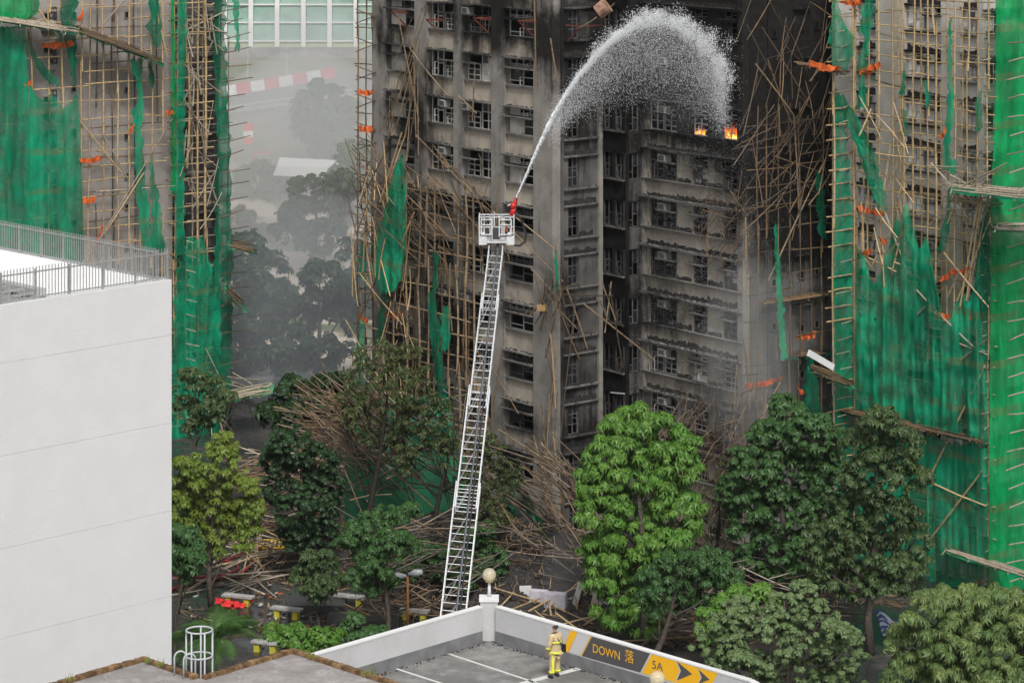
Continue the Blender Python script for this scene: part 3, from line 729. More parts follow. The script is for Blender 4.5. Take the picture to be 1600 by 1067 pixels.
# right tower nets
net('big green net with a deep jagged torn top edge hanging on the right tower', RA, cols=[(1336,385,640),(1346,395,643),(1356,415,646),(1364,445,648),(1374,430,650),(1383,405,652),(1392,375,655),(1399,335,657),(1404,350,658),(1416,310,661),(1424,345,662),(1436,385,665),(1450,372,669),(1462,440,672),(1474,505,674),(1482,500,676),(1494,470,678),(1504,455,681),(1516,470,683),(1527,420,686),(1536,345,688),(1543,330,690)], amp=.30, mat=M_NET, ragged=6, holes=.004)
net('darker green net below the long bamboo platform on the right tower', RA, cols=[(1336,655,925),(1400,668,935),(1480,690,925),(1543,700,900)], amp=.14, mat=M_NET, ragged=3)
net('narrow green net strip down the left edge of the right tower', RBL, rows=[(140,1302,1310),(180,1302,1322),(300,1302,1330),(400,1302,1333),(950,1304,1333)], amp=.08, mat=M_NET, d=.15)
net('torn green net piece hanging at the top left corner of the right tower', RBL, rows=[(-10,1300,1308),(30,1298,1316),(60,1296,1334),(95,1300,1330),(116,1304,1322)], amp=.12)
net('bunched green net rope beside the top of the right tower', RA, rows=[(-10,1352,1370),(30,1344,1366),(60,1346,1358),(110,1340,1352),(170,1338,1350)], amp=.12)
net('bright green net covering the upper right edge of the right tower', RB, rows=[(-20,1556,1640),(100,1556,1640),(230,1552,1640),(292,1550,1640)], amp=.12, mat=M_NETB, ragged=1)
net('tall green net below the catch platforms along the right edge', RB, rows=[(300,1547,1590),(360,1548,1640),(500,1547,1640),(700,1546,1640),(880,1545,1640),(945,1545,1640)], amp=.12, mat=M_NETB, ragged=1)
net('slanting twisted green net strip left of the orange boards on the right tower', RA, rows=[(150,1304,1318),(190,1322,1344),(230,1338,1362),(275,1352,1376),(330,1372,1388)], amp=.2, d=-.5)
net('thin green net rag hanging high between the window columns', RA, rows=[(30,1484,1488),(80,1480,1487),(150,1481,1489),(200,1478,1488),(265,1470,1482)], amp=.06)
net('short green net rag under the fourth window row of the right tower', RA, rows=[(100,1414,1416),(120,1410,1415),(150,1405,1414)], amp=.05)
net('green net rag beside the orange cloth on the right tower', RA, rows=[(140,1528,1534),(170,1524,1534),(205,1526,1536)], amp=.06)
net('curled green net rag hanging low in front of pale windows', RA, rows=[(290,1482,1488),(330,1478,1487),(360,1468,1484),(390,1463,1474)], amp=.06)
net('small green net rag left of the bright net', RA, rows=[(250,1485,1496),(272,1484,1495)], amp=.06)
net('green net rag hanging from the second scaffold lift', RA, rows=[(126,1440,1446),(150,1446,1454),(168,1447,1452)], amp=.06)
net('green net shreds on the inner left bay of the right tower', RA, rows=[(170,1410,1416),(200,1412,1420),(212,1413,1423)], amp=.06)
net('folded green net drape left of the tall pole on the right tower', RA, rows=[(330,1534,1546),(380,1528,1547),(440,1524,1547),(480,1526,1546)], amp=.14, d=-.3, mat=M_NETD)
# left tower scaffold and nets
ls = empty('bamboo_scaffold', (-26, 173, 0), 'bamboo scaffold lattice over the blank wall of the left tower', 'scaffold')
scaffold(ls, LTF, [12,47,76,96,127,139,160,184,201,220,236,254,272], -20, 700, 1.02, .05, 't', .055, .12, .12, 0, 276)
scaffold(ls, LTF, [150,176,210,245], -20, 600, 2.0, .7, 'b', .05, .2, .1)
for (a, b_) in (((140,400),(270,185)),((125,190),(190,270)),((160,370),(225,270)),((150,300),(287,290)),((195,0),(160,40)),((60,15),(90,60)),((245,20),(262,90)),((160,210),(200,280))):
    apole(ls, LTF.pt(*a,-.2), LTF.pt(*b_,-.3), .055, random.choice('tg'), 1)
for (x0,y0,x1,y1) in ((66,70,115,66),(36,128,50,130),(124,250,158,246),(128,312,150,309),(203,205,210,190),(122,30,130,18),(260,175,272,172),(48,192,54,206),(150,380,160,352)):
    board(ls, LTF, x0, y0, x1, y1, -.25, .22)
lc = empty('bamboo_scaffold', (-19, 179, 0), 'tall ladder-like bamboo scaffold on the left tower corner, rods poking out to the right', 'scaffold')
scaffold(lc, LTF, [276,291,308,322], -20, 720, .95, .4, 't', .07, .05, .1, 268, 330)
scaffold(lc, LTF, [300,318,340,356], -20, 720, 1.0, 1.4, 'g', .05, .15, .12, 296, 364)
for y in range(8, 700, 23):
    apole(lc, LTF.pt(345, y+8+random.uniform(-3,3), .4), LTF.pt(388+random.uniform(-9,8), y+random.uniform(-4,3), .4), .032, 'b', 0)
    apole(lc, LTF.pt(262+random.uniform(-4,4), y-3, -.7), LTF.pt(279, y+random.uniform(2,6), .5), .035, 'g', 0)
    if y > 360: apole(lc, LTF.pt(291, y, -.2), LTF.pt(306+random.uniform(-3,6), y+4, -.9), .035, 'g', 0)
messy(lc, LTF, (285,30,335,330), 40, (-.6,1.2), (100,40), (1.5,3.5), 'g')
messy(lc, LTF, (335,590,400,650), 16, (-1,.5), (-35,25), (2,5), 'g')
messy(lc, LTF, (280,600,365,690), 14, (-.6,.6), (90,12), (3,5), 'g')
fan('long collapsed bamboo and net platform sagging across the left tower near the top', LTF, -20, 18, 128, 42, .3, -1.4, 12, 44, 'g', M_NETD)
fan('lower end of the sagging bamboo platform strung with dark net on the left tower', LTF, 118, 38, 256, 92, .3, -1.2, 10, 40, 'b', M_NETD)
fan('green netted bamboo platform jutting out at the foot of the left tower', LTF, 352, 612, 428, 598, .4, -2.4, 14, 26, 'g', simple('pale green sheet', (.06,.36,.14), .6))
fan('small green bamboo platform halfway up the corner of the left tower', LTF, 355, 372, 402, 384, .5, -1.6, 12, 16, 'b', M_NET)
fan('tilted broken bamboo lattice panel on the corner of the left tower', LTF, 350, 442, 385, 474, .4, -1.2, 14, 16, 'b', M_NET)
net('tall dark green net at the left edge of the photo', LTF, rows=[(42,-60,40),(120,-60,44),(250,-60,47),(420,-60,52)], amp=.16, mat=M_NET, ragged=1)
net('sagging green net with a scalloped torn top beside the tall left net', LTF, cols=[(46,130,420),(56,148,420),(66,158,420),(78,146,420),(86,152,420),(96,166,420),(106,164,420),(114,155,420),(120,135,420),(126,200,420),(131,400,420)], amp=.14, mat=M_NET)
net('tattered green net top hanging over the left tower platform', LTF, rows=[(-15,-40,64),(8,-40,60),(30,-40,52)], amp=.2, mat=M_NETB)
net('loop of torn green net hanging between scaffold poles on the left tower', LTF, rows=[(48,42,46),(80,46,52),(105,56,70),(122,66,90),(132,78,92)], amp=.15, mat=M_NETD)
net('rag of dark green net hung left of the bare wall', LTF, rows=[(-10,96,120),(25,94,120),(50,100,118),(105,110,120),(130,112,118)], amp=.12, mat=M_NETD)
net('green net rag bunched under the sagging platform, left of the bare wall', LTF, rows=[(46,86,98),(62,90,100),(72,93,96)], amp=.1)
net('long thin green net streamer down the middle of the left wall', LTF, rows=[(92,204,222),(130,213,222),(200,208,222),(260,212,226),(330,218,232),(392,222,240)], amp=.1)
net('pointed green net streamer right of the long streamer', LTF, rows=[(243,235,237),(290,233,246),(340,236,252),(392,238,258)], amp=.12)
net('knotted dark green net lump below the platform end on the left tower', LTF, rows=[(-10,232,246),(30,236,252),(45,226,252),(64,240,253),(72,236,248)], amp=.14, mat=M_NETD)
net('little dark green net rag under the knotted lump', LTF, rows=[(97,231,236),(120,233,243),(138,234,240)], amp=.08, mat=M_NETD)
net('narrow full-height green net sleeve on the corner scaffold of the left tower', LTF, rows=[(-20,278,292),(100,277,290),(250,274,288),(400,273,288)], amp=.14, d=-.5)
net('second thin green net sleeve left of the corner scaffold', LTF, rows=[(-20,268,272),(150,267,275),(300,267,274)], amp=.06, d=-.2, mat=M_NETB)
net('dark green net covering the far corner of the left tower', LTF, rows=[(-20,334,354),(60,332,352),(200,340,358),(400,334,362),(700,330,362)], amp=.12, d=1.2, mat=M_NETD)
net('lower wide green net on the corner scaffold of the left tower', LTF, rows=[(372,296,316),(410,278,330),(480,272,345),(600,268,345),(700,266,340)], amp=.2, d=.0, mat=M_NET)
net('loose green net tail blown out past the left tower near the top', LTF, rows=[(-15,362,372),(30,366,373),(70,369,374),(80,364,376)], amp=.1, d=1.0)
# central tower scaffold (left part), wreck and nets
cs = empty('bamboo_scaffold', (-7, 157, 0), 'wrecked bamboo scaffold leaning over the lower left of the burnt tower', 'scaffold')
cl = empty('bamboo_scaffold', (-10, 160, 0), 'slender scorched bamboo scaffold tower standing free at the left edge of the burnt tower', 'scaffold')
scaffold(cl, FL, [560,573,583], -20, 700, 1.0, -.2, 'b', .045, .1, .15, 556, 588)
for y in range(15, 480, 22):
    apole(cl, FL.pt(556,y,-.2), FL.pt(587,y+random.choice((-12,12)),-.3), .03, 'b', 0)
for (a, b_) in (((938,0),(946,30)),((928,30),(960,6)),((905,44),(932,28)),((930,10),(955,14))): apole(cs, FS.pt(*a,-1.5), FS.pt(*b_,-1.6), .04, 'b', 1)
for (x0,y0,x1,y1) in ((561,142,582,143),(561,199,582,200),(600,488,630,492),(560,493,575,500),(700,650,712,655)): board(cs, FL, x0,y0,x1,y1,-.6,.2)
scaffold(cs, FL, [600,617,636,655,668,682,702,716,730,744], 285, 760, 1.1, -1.2, 'd', .06, .10, .25, 560, 752)
scaffold(cs, FL, [610,648,690,724], 320, 740, 1.6, -.5, 'b', .05, .2, .25, 590, 740)
messy(cs, FL, (552,260,640,640), 44, (-2.6,-.6), (82,28), (2,5), 't', (.025,.045))
messy(cs, FL, (552,260,650,700), 60, (-2.6,-.6), (80,40), (1.5,4), 'b', (.02,.04))
messy(cs, FL, (580,250,760,400), 60, (-2.2,-.4), (-28,14), (2,6), 'b', (.02,.045))
messy(cs, FL, (605,60,675,240), 12, (-.9,-.4), (72,12), (3,6), 'd', (.025,.045))
messy(cs, FL, (660,300,790,700), 26, (-1.8,-.4), (95,25), (2,5), 'b', (.025,.04))
for (a, b_) in (((622,25),(655,190)),((650,130),(600,230)),((668,10),(612,190)),((646,60),(650,215)),((640,75),(700,150)),((742,110),(738,190)),((716,150),(745,178)),((835,0),(838,140)),((545,330),(640,385)),((860,60),(872,130))):
    apole(cs, FL.pt(*a,-.9), FL.pt(*b_,-.9), .042, 'd', 1)
cw = empty('bamboo_scaffold', (2, 146, 0), 'tangle of scorched bamboo poles caught on the front corner of the burnt tower', 'scaffold')
for (a, b_) in (((806,340),(870,392)),((770,330),(880,440)),((868,385),(872,470)),((845,470),(905,440)),((885,450),(918,545)),((880,460),(958,462)),((870,470),(905,560)),((852,560),(880,450)),((912,475),(1022,562)),((952,445),(973,575)),((938,470),(950,500)),((940,440),(962,500)),((900,470),(875,690)),((860,520),(868,640)),((955,440),(945,520)),((830,420),(875,470))):
    apole(cw, FS.pt(*a,-.9) if a[0]>860 else FL.pt(*a,-.9), FS.pt(*b_,-1.0) if b_[0]>868 else FL.pt(*b_,-.9), .042, random.choice('ddb'), 1)
messy(cw, FL, (840,440,880,500), 18, (-1.2,-.5), (90,50), (1.5,3), 'b', (.02,.04)); messy(cw, FL, (848,560,870,760), 10, (-.8,-.4), (88,6), (3,6), 'd', (.025,.04))
ct = empty('bamboo_scaffold', (15, 147, 0), 'sooty bamboo scaffold grid in front of the blackened end wall', 'scaffold')
scaffold(ct, FT, [1182,1197,1216,1232,1248,1266,1284], 170, 720, 1.2, -1.0, 'b', .04, .12, .15, 1170, 1300)
messy(ct, FT, (1170,0,1300,240), 50, (-1.6,-.5), (80,35), (2,5), 'b', (.02,.035)); messy(ct, FT, (1165,190,1300,330), 26, (-1.4,-.5), (60,40), (2,5), 'b', (.02,.035))
messy(ct, FR, (1095,290,1165,400), 50, (-1.4,-.5), (40,35), (1,3), 'b', (.012,.025)); messy(ct, FR, (1100,560,1165,720), 20, (-1.4,-.5), (60,45), (1.5,4), 'b', (.02,.03))
messy(ct, FT, (1150,620,1200,720), 10, (-2,-.5), (70,25), (2,4), 'd', (.02,.04))
for (a, b_) in (((1165,340),(1172,640)),((1180,100),(1240,180)),((1240,180),(1248,330)),((1200,440),(1290,250)),((1156,620),(1165,700)),((1165,545),(1195,700)),((1190,620),(1200,700))):
    apole(ct, FT.pt(*a,-1.3), FT.pt(*b_,-1.3), .045, 'd', 1)
for (x0,y0,x1,y1) in ((1165,602,1222,590),(1245,603,1256,612),(1245,525,1275,520)): board(ct, FT, x0,y0,x1,y1,-.9,.18)
fan('sooty bamboo catch platform across the blackened end wall', FT, 1190, 470, 1300, 455, -.3, -1.4, 6, 26, 'b', None)
fan('second sooty bamboo platform hung with dark net on the end wall', FT, 1225, 552, 1300, 545, -.3, -1.2, 8, 18, 'b', M_NETD)
net('big pointed dark green net hanging at the left of the burnt tower', FL, rows=[(243,625,631),(280,612,634),(330,598,634),(380,588,634),(410,584,630),(440,586,624),(458,594,612)], amp=.16, d=-1.9, mat=M_NET, ragged=2)
net('narrow torn green net trailing below the big pointed net', FL, rows=[(430,598,606),(480,594,604),(540,588,598)], amp=.15, d=-1.6, mat=M_NETD)
net('thin dark green net streamer beside the left scaffold pole', FL, rows=[(500,560,568),(560,556,570),(640,558,572),(700,560,574)], amp=.12, d=-1.2, mat=M_NET)
net('dark green net scrap on the free-standing bamboo tower', FL, rows=[(375,566,572),(410,560,574),(436,563,570)], amp=.1, d=-1.0, mat=M_NET)
net('long dark green net streamer down the middle of the burnt tower left side', FL, rows=[(395,676,684),(440,676,683),(470,668,680),(520,672,690),(570,676,692),(640,690,702),(700,694,700)], amp=.12, d=-1.5, mat=M_NETD)
net('green net rag hanging over the lower windows left of the ladder', FL, rows=[(480,692,700),(520,686,704),(545,690,700)], amp=.1, d=-1.5, mat=M_NET)
net('torn green net draped behind the burnt tree', FL, rows=[(620,592,700),(660,600,712),(700,640,712),(730,660,720)], amp=.35, d=-2.6, mat=M_NET)
net('crumpled dark green net slumped over the debris left of the ladder', FL, rows=[(715,650,690),(750,655,720),(790,668,735),(830,700,750)], amp=.4, d=-4.2, mat=M_NETD)
net('twisted dark green net trailing over the debris right of the ladder', FL, rows=[(745,780,800),(780,775,830),(820,800,850),(860,830,862),(880,846,862)], amp=.35, d=-4.0, mat=M_NETD)
net('green net cascading through the bamboo wreck at the tower foot', FL, rows=[(650,566,600),(700,562,610),(760,570,610)], amp=.3, d=-3.0, mat=M_NETD)
net('long thin green net ribbon on the sooty scaffold of the end wall', FT, rows=[(350,1210,1214),(400,1211,1218),(460,1213,1223),(520,1216,1226),(562,1221,1232)], amp=.1, d=-1.5, mat=M_NET)
net('dark green net rag behind the ribbon on the end wall', FT, rows=[(270,1275,1283),(320,1276,1290),(372,1278,1290)], amp=.1, d=-1.2, mat=M_NETD)
net('teal net hanging low on the end wall beside the right tower', FT, rows=[(560,1262,1270),(600,1258,1278),(640,1256,1282),(670,1260,1280)], amp=.12, d=-1.3, mat=M_NETD)
net('small green net scrap caught on the tower corner poles', FS, rows=[(395,866,870),(430,868,873),(455,866,871)], amp=.06, d=-1.0)
# hanging bits
q = MB(); p = FL.pt(839,476,-1.2); p2 = FL.pt(856,490,-1.2); q.box((p.x,p.y,p2.z),(p2.x,p.y+.06,p.z)); tag(q.build('wooden_board', simple('plywood', (.50,.32,.14), .8)), 'square plywood board caught in the poles on the burnt tower corner', 'board')
q = MB(); q.tube([FS.pt(934,20,-1.4), FS.pt(950,8,-1.8)], [.42,.46], 14); tag(q.build('metal_drum', simple('rusty basket', (.40,.24,.17), .7, 0, .6, 3)), 'rusty drum hanging at the top beside the dark lightwell', 'drum')
# ------------------------------------------------------------------ fire in two windows
def flame(label, u, z, w, h, k):
    m, nt, b = newmat('flame'); nt.nodes.remove(b); e = N(nt, 'ShaderNodeEmission')
    tc = nt.nodes.new('ShaderNodeTexCoord'); sx = nt.nodes.new('ShaderNodeSeparateXYZ'); nt.links.new(tc.outputs['Generated'], sx.inputs[0])
    n1 = noise(nt, 2.6, 4, (1,1,.5)); t = math_(nt, 'ADD', math_(nt, 'MULTIPLY', sx.outputs['Z'], -.9), math_(nt, 'ADD', n1, .35))
    cr = nt.nodes.new('ShaderNodeValToRGB'); nt.links.new(t, cr.inputs[0]); el = cr.color_ramp.elements
    el[0].position = .15; el[0].color = (.12,.01,.0,1); el[1].position = .85; el[1].color = (1,.55,.12,1); x = el.new(.5); x.color = (.9,.16,.01,1)
    nt.links.new(cr.outputs[0], e.inputs[0]); e.inputs[1].default_value = 2.2; nt.links.new(e.outputs[0], nt.nodes['Material Output'].inputs[0])
    mb = MB()
    for i in range(k*2):
        uu = u+w*random.random(); hh = h*random.uniform(.35,1)*(.6+.4*math.sin(math.pi*(uu-u)/w)); r0 = w/k*random.uniform(.3,.55)
        base = FR.at(uu, z, .27+random.uniform(-.04,.04)); n = 6
        mb.tube([base+Vector((random.uniform(-.03,.03)*j, 0, hh*j/n)) for j in range(n+1)], [r0*math.sin(math.pi*(.3+.7*j/n)**1.3)+.004 for j in range(n+1)], 8)
    tag(mb.build('flames', m, None, True), label, 'fire')
zf = SILL[9]+.1
flame('small orange flames behind the middle window on the burnt tower right face', wr[1][0]+.1, zf+.02, .75, .72, 4)
flame('bright tall yellow flames behind the rightmost window of the burnt tower', wr[2][0]+.05, zf+.05, .95, 1.25, 5)
# ------------------------------------------------------------------ numpy mesh from arrays
def arrays_mesh(name, V, Fc, mat, smooth=False):
    me = bpy.data.meshes.new(name); n = len(V); f = len(Fc); k = Fc.shape[1]
    me.vertices.add(n); me.vertices.foreach_set('co', V.astype(np.float32).ravel())
    me.loops.add(f*k); me.loops.foreach_set('vertex_index', Fc.astype(np.int32).ravel())
    me.polygons.add(f); me.polygons.foreach_set('loop_start', np.arange(0, f*k, k, dtype=np.int32))
    me.update(calc_edges=True); me.materials.append(mat)
    if smooth: me.polygons.foreach_set('use_smooth', [True]*f)
    me.validate(); return me
def leaf_mat(name, c0, c1, c2=None, gloss=.5):
    m, nt, b = newmat(name); nt.nodes.remove(b); out = nt.nodes['Material Output']
    g = nt.nodes.new('ShaderNodeNewGeometry')
    c = mixc(nt, g.outputs['Random Per Island'], c0, c1)
    c = mixc(nt, ramp(nt, noise(nt, .7, 3), .35, .7), c, c2 or tuple((a+b_)/2*.6 for a, b_ in zip(c0,c1)))
    d = N(nt, 'ShaderNodeBsdfDiffuse'); t = N(nt, 'ShaderNodeBsdfTranslucent'); gl = N(nt, 'ShaderNodeBsdfGlossy'); gl.inputs['Roughness'].default_value = gloss
    nt.links.new(c, d.inputs[0]); nt.links.new(c, t.inputs[0]); gl.inputs[0].default_value = (.6,.65,.6,1)
    m1 = N(nt, 'ShaderNodeMixShader'); m1.inputs[0].default_value = .17; nt.links.new(d.outputs[0], m1.inputs[1]); nt.links.new(t.outputs[0], m1.inputs[2])
    m3 = N(nt, 'ShaderNodeMixShader'); m3.inputs[0].default_value = .04; nt.links.new(m1.outputs[0], m3.inputs[1]); nt.links.new(gl.outputs[0], m3.inputs[2])
    nt.links.new(m3.outputs[0], out.inputs[0]); MATS[name] = m; return m
L_BRIGHT = leaf_mat('fresh green leaf', (.16,.30,.045), (.06,.145,.022), (.09,.215,.03))
L_YEL = leaf_mat('yellow green leaf', (.20,.27,.035), (.10,.17,.025), (.15,.20,.03))
L_DARK = leaf_mat('dark green leaf', (.035,.085,.025), (.018,.045,.015))
L_MID = leaf_mat('mid green leaf', (.065,.14,.035), (.03,.08,.022), (.045,.11,.03))
L_GREY = leaf_mat('dull green leaf', (.10,.155,.05), (.05,.09,.03))
L_PALE = leaf_mat('pale green leaf', (.22,.30,.13), (.11,.18,.07), (.14,.21,.08))
L_MANGO = leaf_mat('yellow edged green leaf', (.27,.31,.10), (.07,.15,.04), (.10,.17,.05))
L_BURN = leaf_mat('singed leaf', (.07,.12,.03), (.09,.07,.03), (.05,.08,.025))
M_BARK = simple('bark', (.10,.085,.07), .9, 0, .4, 6, .6)
M_BARKD = simple('scorched bark', (.04,.035,.03), .9, 0, .4, 6, .6)
def rosette(nleaf, ln, wd, droop, seed):
    rng = np.random.default_rng(seed); V = []; Fc = []
    for i in range(nleaf):
        a = 2*math.pi*i/nleaf+rng.uniform(-.3,.3); l = ln*rng.uniform(.75,1.2); dr = droop+rng.uniform(-.2,.2)
        dx, dy = math.cos(a), math.sin(a); px_, py_ = -dy*wd/2, dx*wd/2
        b = (0,0,0); m1 = (dx*l*.5+px_, dy*l*.5+py_, l*.14-.5*l*dr*.3); m2 = (dx*l*.5-px_, dy*l*.5-py_, l*.14-.5*l*dr*.3); t = (dx*l*.92, dy*l*.92, -l*dr)
        k = len(V); V += [b, m1, t, m2]; Fc += [(k, k+1, k+2, k+3)]
    return np.array(V), np.array(Fc)
def crown_mesh(name, blobs, n, nleaf, ln, wd, droop, mat, shell=.55):
    """blobs: (x,y,z,rx,ry,rz) world; leaf clusters spread through their outer volume"""
    rng = RNG; B = np.array(blobs); vol = (B[:,3]*B[:,5])**1.0; pr = vol/vol.sum(); idx = rng.choice(len(B), n, p=pr)
    CL = []; nper = []
    for b in B:      # every mass of the crown is broken up into clumps with dark gaps between
        m_ = int(np.clip(b[3]*b[5]/(ln*ln)*2.4, 6, 70)); dd = rng.normal(size=(m_,3)); dd /= np.linalg.norm(dd,axis=1)[:,None]; dd[:,2] = np.where((dd[:,2]<0)&(rng.random(m_)<.4), -dd[:,2], dd[:,2])
        rr0 = shell+(1-shell)*rng.random(m_)**.5; c_ = b[:3]+dd*rr0[:,None]*b[3:6]*.92
        s_ = (ln*rng.uniform(.55,1.25,m_))[:,None]*np.array([1,1,.75]); CL.append(np.hstack([c_, s_]))
    B = np.vstack(CL); idx = rng.integers(0, len(B), n); shell = .35
    dirs = rng.normal(size=(n,3)); dirs /= np.linalg.norm(dirs,axis=1)[:,None]; dirs[:,2] = np.where((dirs[:,2] < 0) & (rng.random(n) < .75), -dirs[:,2], dirs[:,2])
    rad = shell+(1-shell)*rng.random(n)**.6; rad *= 1+rng.normal(size=n)*.07
    pos = B[idx,:3]+dirs*rad[:,None]*B[idx,3:6]
    T, Tf = rosette(nleaf, ln, wd, droop, 3); k = len(T)
    up = dirs*.8+np.array([0,-.15,.75])+rng.normal(size=(n,3))*.25; up /= np.linalg.norm(up,axis=1)[:,None]
    ref = rng.normal(size=(n,3)); xa = np.cross(up, ref); xa /= np.linalg.norm(xa,axis=1)[:,None]; ya = np.cross(up, xa)
    sc = rng.uniform(.7,1.25,n)
    R = np.stack([xa, ya, up], axis=2)*sc[:,None,None]
    V = np.einsum('nij,kj->nki', R, T)+pos[:,None,:]
    V = V.reshape(-1,3); Fc = (Tf[None]+np.arange(n)[:,None,None]*k).reshape(-1,4)
    return V, Fc
def tree(name, label, Y, blobs_px, base, trunk_r, n, leaf, ln=.32, wd=.12, nleaf=6, droop=.5, group='trees around the burnt estate', bark=None, depth=.8, limbs=True, shell=.5, trunk_pts=None, cat='tree', cz=0.0, jitter=3, grow=1.08):
    """blobs_px: (px,py,rx,ry[,dY]) picture ellipses at distance Y"""
    k = Y/F; B = []; zlow = min(P(q[0],q[1],Y).z-q[3]*k for q in blobs_px)
    for bb in blobs_px:
        px, py, rx, ry = bb[:4]; dy = bb[4] if len(bb) > 4 else random.uniform(-.5,.5)*rx*k
        p = P(px, py, Y+dy)
        B.append((p.x,p.y,p.z,rx*k*grow,max(rx,ry)*k*depth,ry*k*grow))
        for _ in range(jitter):   # small satellites make the outline uneven
            a = random.uniform(0, 6.28); s = random.uniform(.25,.45)
            B.append((p.x+math.cos(a)*rx*k*.8, p.y+random.uniform(-.6,.4)*rx*k, p.z+math.sin(a)*ry*k*.8, rx*k*s, rx*k*s, ry*k*s))
    gp = G(base[0], base[1], cz) if len(base) == 2 else Vector(base)
    if len(base) == 2: gp = Vector(((base[0]-800)/F*Y, Y, max(-.5,min(terr((base[0]-800)/F*Y, Y), zlow-1.2)) if Y > 190 else 0))
    root = empty(name, gp, label, cat, group)
    V, Fc = crown_mesh('crown', B, n, nleaf, ln, wd, droop, leaf, shell)
    V -= np.array(gp)
    sub('crown', arrays_mesh('crown', V, Fc, leaf), root)
    main = sorted(B[::jitter+1] if jitter else B, key=lambda q: q[2]); cxm = sum(q[0] for q in main)/len(main); zt = max(q[2] for q in main); zl = min(q[2]-q[5]*.5 for q in main)
    mb = MB(); pts = []
    top = Vector((cxm, gp.y, zt))
    tp = [gp.lerp(top, t)+Vector((math.sin(t*5+gp.x)*.18*(t>0), math.cos(t*4)*.15*(t>0), 0)) for t in (0,.15,.3,.45,.6,.8,1)]
    mb.tube(tp, [trunk_r*s for s in (1.25,1,.88,.75,.55,.35,.15)], 8); mb.build('trunk', bark or M_BARK, root, True)
    if limbs:
        for q in main[:7]:
            e = Vector(q[:3]); zz = min(max(gp.z+.25*(zt-gp.z), e.z-2.0), zt-.5); t = max(.1, min(.95, (zz-gp.z)/max(.1,(zt-gp.z)))); s = gp.lerp(top, t)
            mid = s.lerp(e, .5)+Vector((0,0,-.25)); m_ = MB(); m_.tube([s, mid, e, e+(e-mid)*.6], [trunk_r*.45, trunk_r*.32, trunk_r*.2, trunk_r*.06], 6); m_.build('limb', bark or M_BARK, root, True)
            for _ in range(3):
                m_ = MB(); v = Vector((random.uniform(-1,1)*q[3], random.uniform(-1,1)*q[4], random.uniform(-.3,1)*q[5])); m_.tube([mid.lerp(e,.6), e+v*.5, e+v*.9], [trunk_r*.16, trunk_r*.1, .01], 5); m_.build('branch', bark or M_BARK, root, True)
    return root
# foreground and plaza trees
tree('broadleaf_tree', 'tall bright green tree with drooping leaves in front of the burnt tower', 132, [(985,690,40,50),(1037,678,30,32),(945,720,34,40),(1062,730,32,42),(1000,760,62,60),(940,790,38,45),(1060,800,40,48),(990,850,60,55),(945,870,36,45),(1040,870,45,45),(960,930,48,44),(1000,960,40,40),(1005,648,18,20),(960,672,20,22),(1075,695,18,20),(922,748,18,22)], (1005,1020), .22, 8600, L_BRIGHT, .33, .10, 7, .75, shell=.5)
tree('broadleaf_tree', 'lower darker tree at the right foot of the tall bright green tree', 128, [(1060,890,40,32),(1110,885,36,28),(1030,930,34,34),(1090,920,44,32),(1135,905,22,22),(1020,905,24,22)], (1012,1010), .16, 4200, L_MID, .25, .07, 6, .5)
tree('broadleaf_tree', 'dark broad tree left of the right tower with a ragged top', 136, [(1230,645,30,26),(1210,690,38,34),(1270,680,42,38),(1180,740,42,42),(1240,740,52,48),(1290,730,30,40),(1170,800,42,45),(1230,810,52,45),(1285,800,35,40),(1150,770,28,30),(1200,870,46,36),(1260,870,40,34)], (1225,985), .22, 9500, L_MID, .26, .11, 6, .45, shell=.5)
tree('broadleaf_tree', 'dark thin-crowned tree standing against the green nets of the right tower', 130, [(1375,660,42,26),(1340,690,26,24),(1405,700,36,32),(1360,740,48,38),(1420,745,32,36),(1330,800,42,45),(1390,810,48,42),(1300,850,42,42),(1360,870,52,42),(1425,850,34,42),(1340,910,46,30),(1410,900,40,30),(1290,890,28,28)], (1360,1075), .2, 7800, L_GREY, .26, .085, 6, .5, shell=.42)
tree('leafy_shrub', 'wide pale green small-leaved shrub by the parking wall at lower right', 118, [(1180,965,48,30),(1240,955,44,34),(1130,1000,46,40),(1200,1010,60,46),(1270,990,48,42),(1310,1020,40,44),(1160,1060,60,40),(1240,1060,70,40),(1310,1075,50,35),(1255,930,20,20)], (1220,1240), .15, 15000, L_PALE, .17, .08, 6, .25, shell=.5, cat='shrub', grow=1.22)
tree('broadleaf_tree', 'mango-like tree with yellow-edged leaves in the bottom right corner', 116, [(1450,960,38,34),(1510,955,40,34),(1570,965,44,38),(1430,1010,40,40),(1490,1010,52,45),(1560,1020,56,45),(1420,1060,40,36),(1500,1070,60,40),(1580,1070,50,40),(1475,935,18,16),(1545,935,18,16),(1620,1000,40,60)], (1500,1260), .2, 8500, L_MANGO, .31, .06, 9, .6, shell=.5, grow=1.2)
tree('broadleaf_tree', 'yellow-green tree beside the white building at the left', 138, [(345,715,30,28),(300,735,32,28),(370,760,32,30),(320,780,42,34),(290,790,26,26),(375,810,34,28),(330,840,36,26),(300,830,26,24),(385,840,22,20),(350,690,18,16),(285,760,22,20),(392,790,18,18)], (330,925), .14, 4300, L_YEL, .26, .08, 6, .4, shell=.3)
tree('broadleaf_tree', 'dense dark green round tree left of centre near the debris', 142, [(460,700,38,30),(430,730,30,30),(495,725,34,32),(455,755,46,38),(505,765,34,36),(470,800,44,38),(515,800,22,30),(495,835,34,26),(465,835,30,22),(440,690,20,18)], (480,880), .2, 8500, L_DARK, .20, .085, 6, .3, shell=.55)
tree('broadleaf_tree', 'dark bushy tree pressed against the corner of the white building', 126, [(285,840,22,22),(295,865,24,24),(280,890,20,20),(300,880,16,18)], (272,1010), .12, 1100, L_MID, .32, .12, 6, .45)
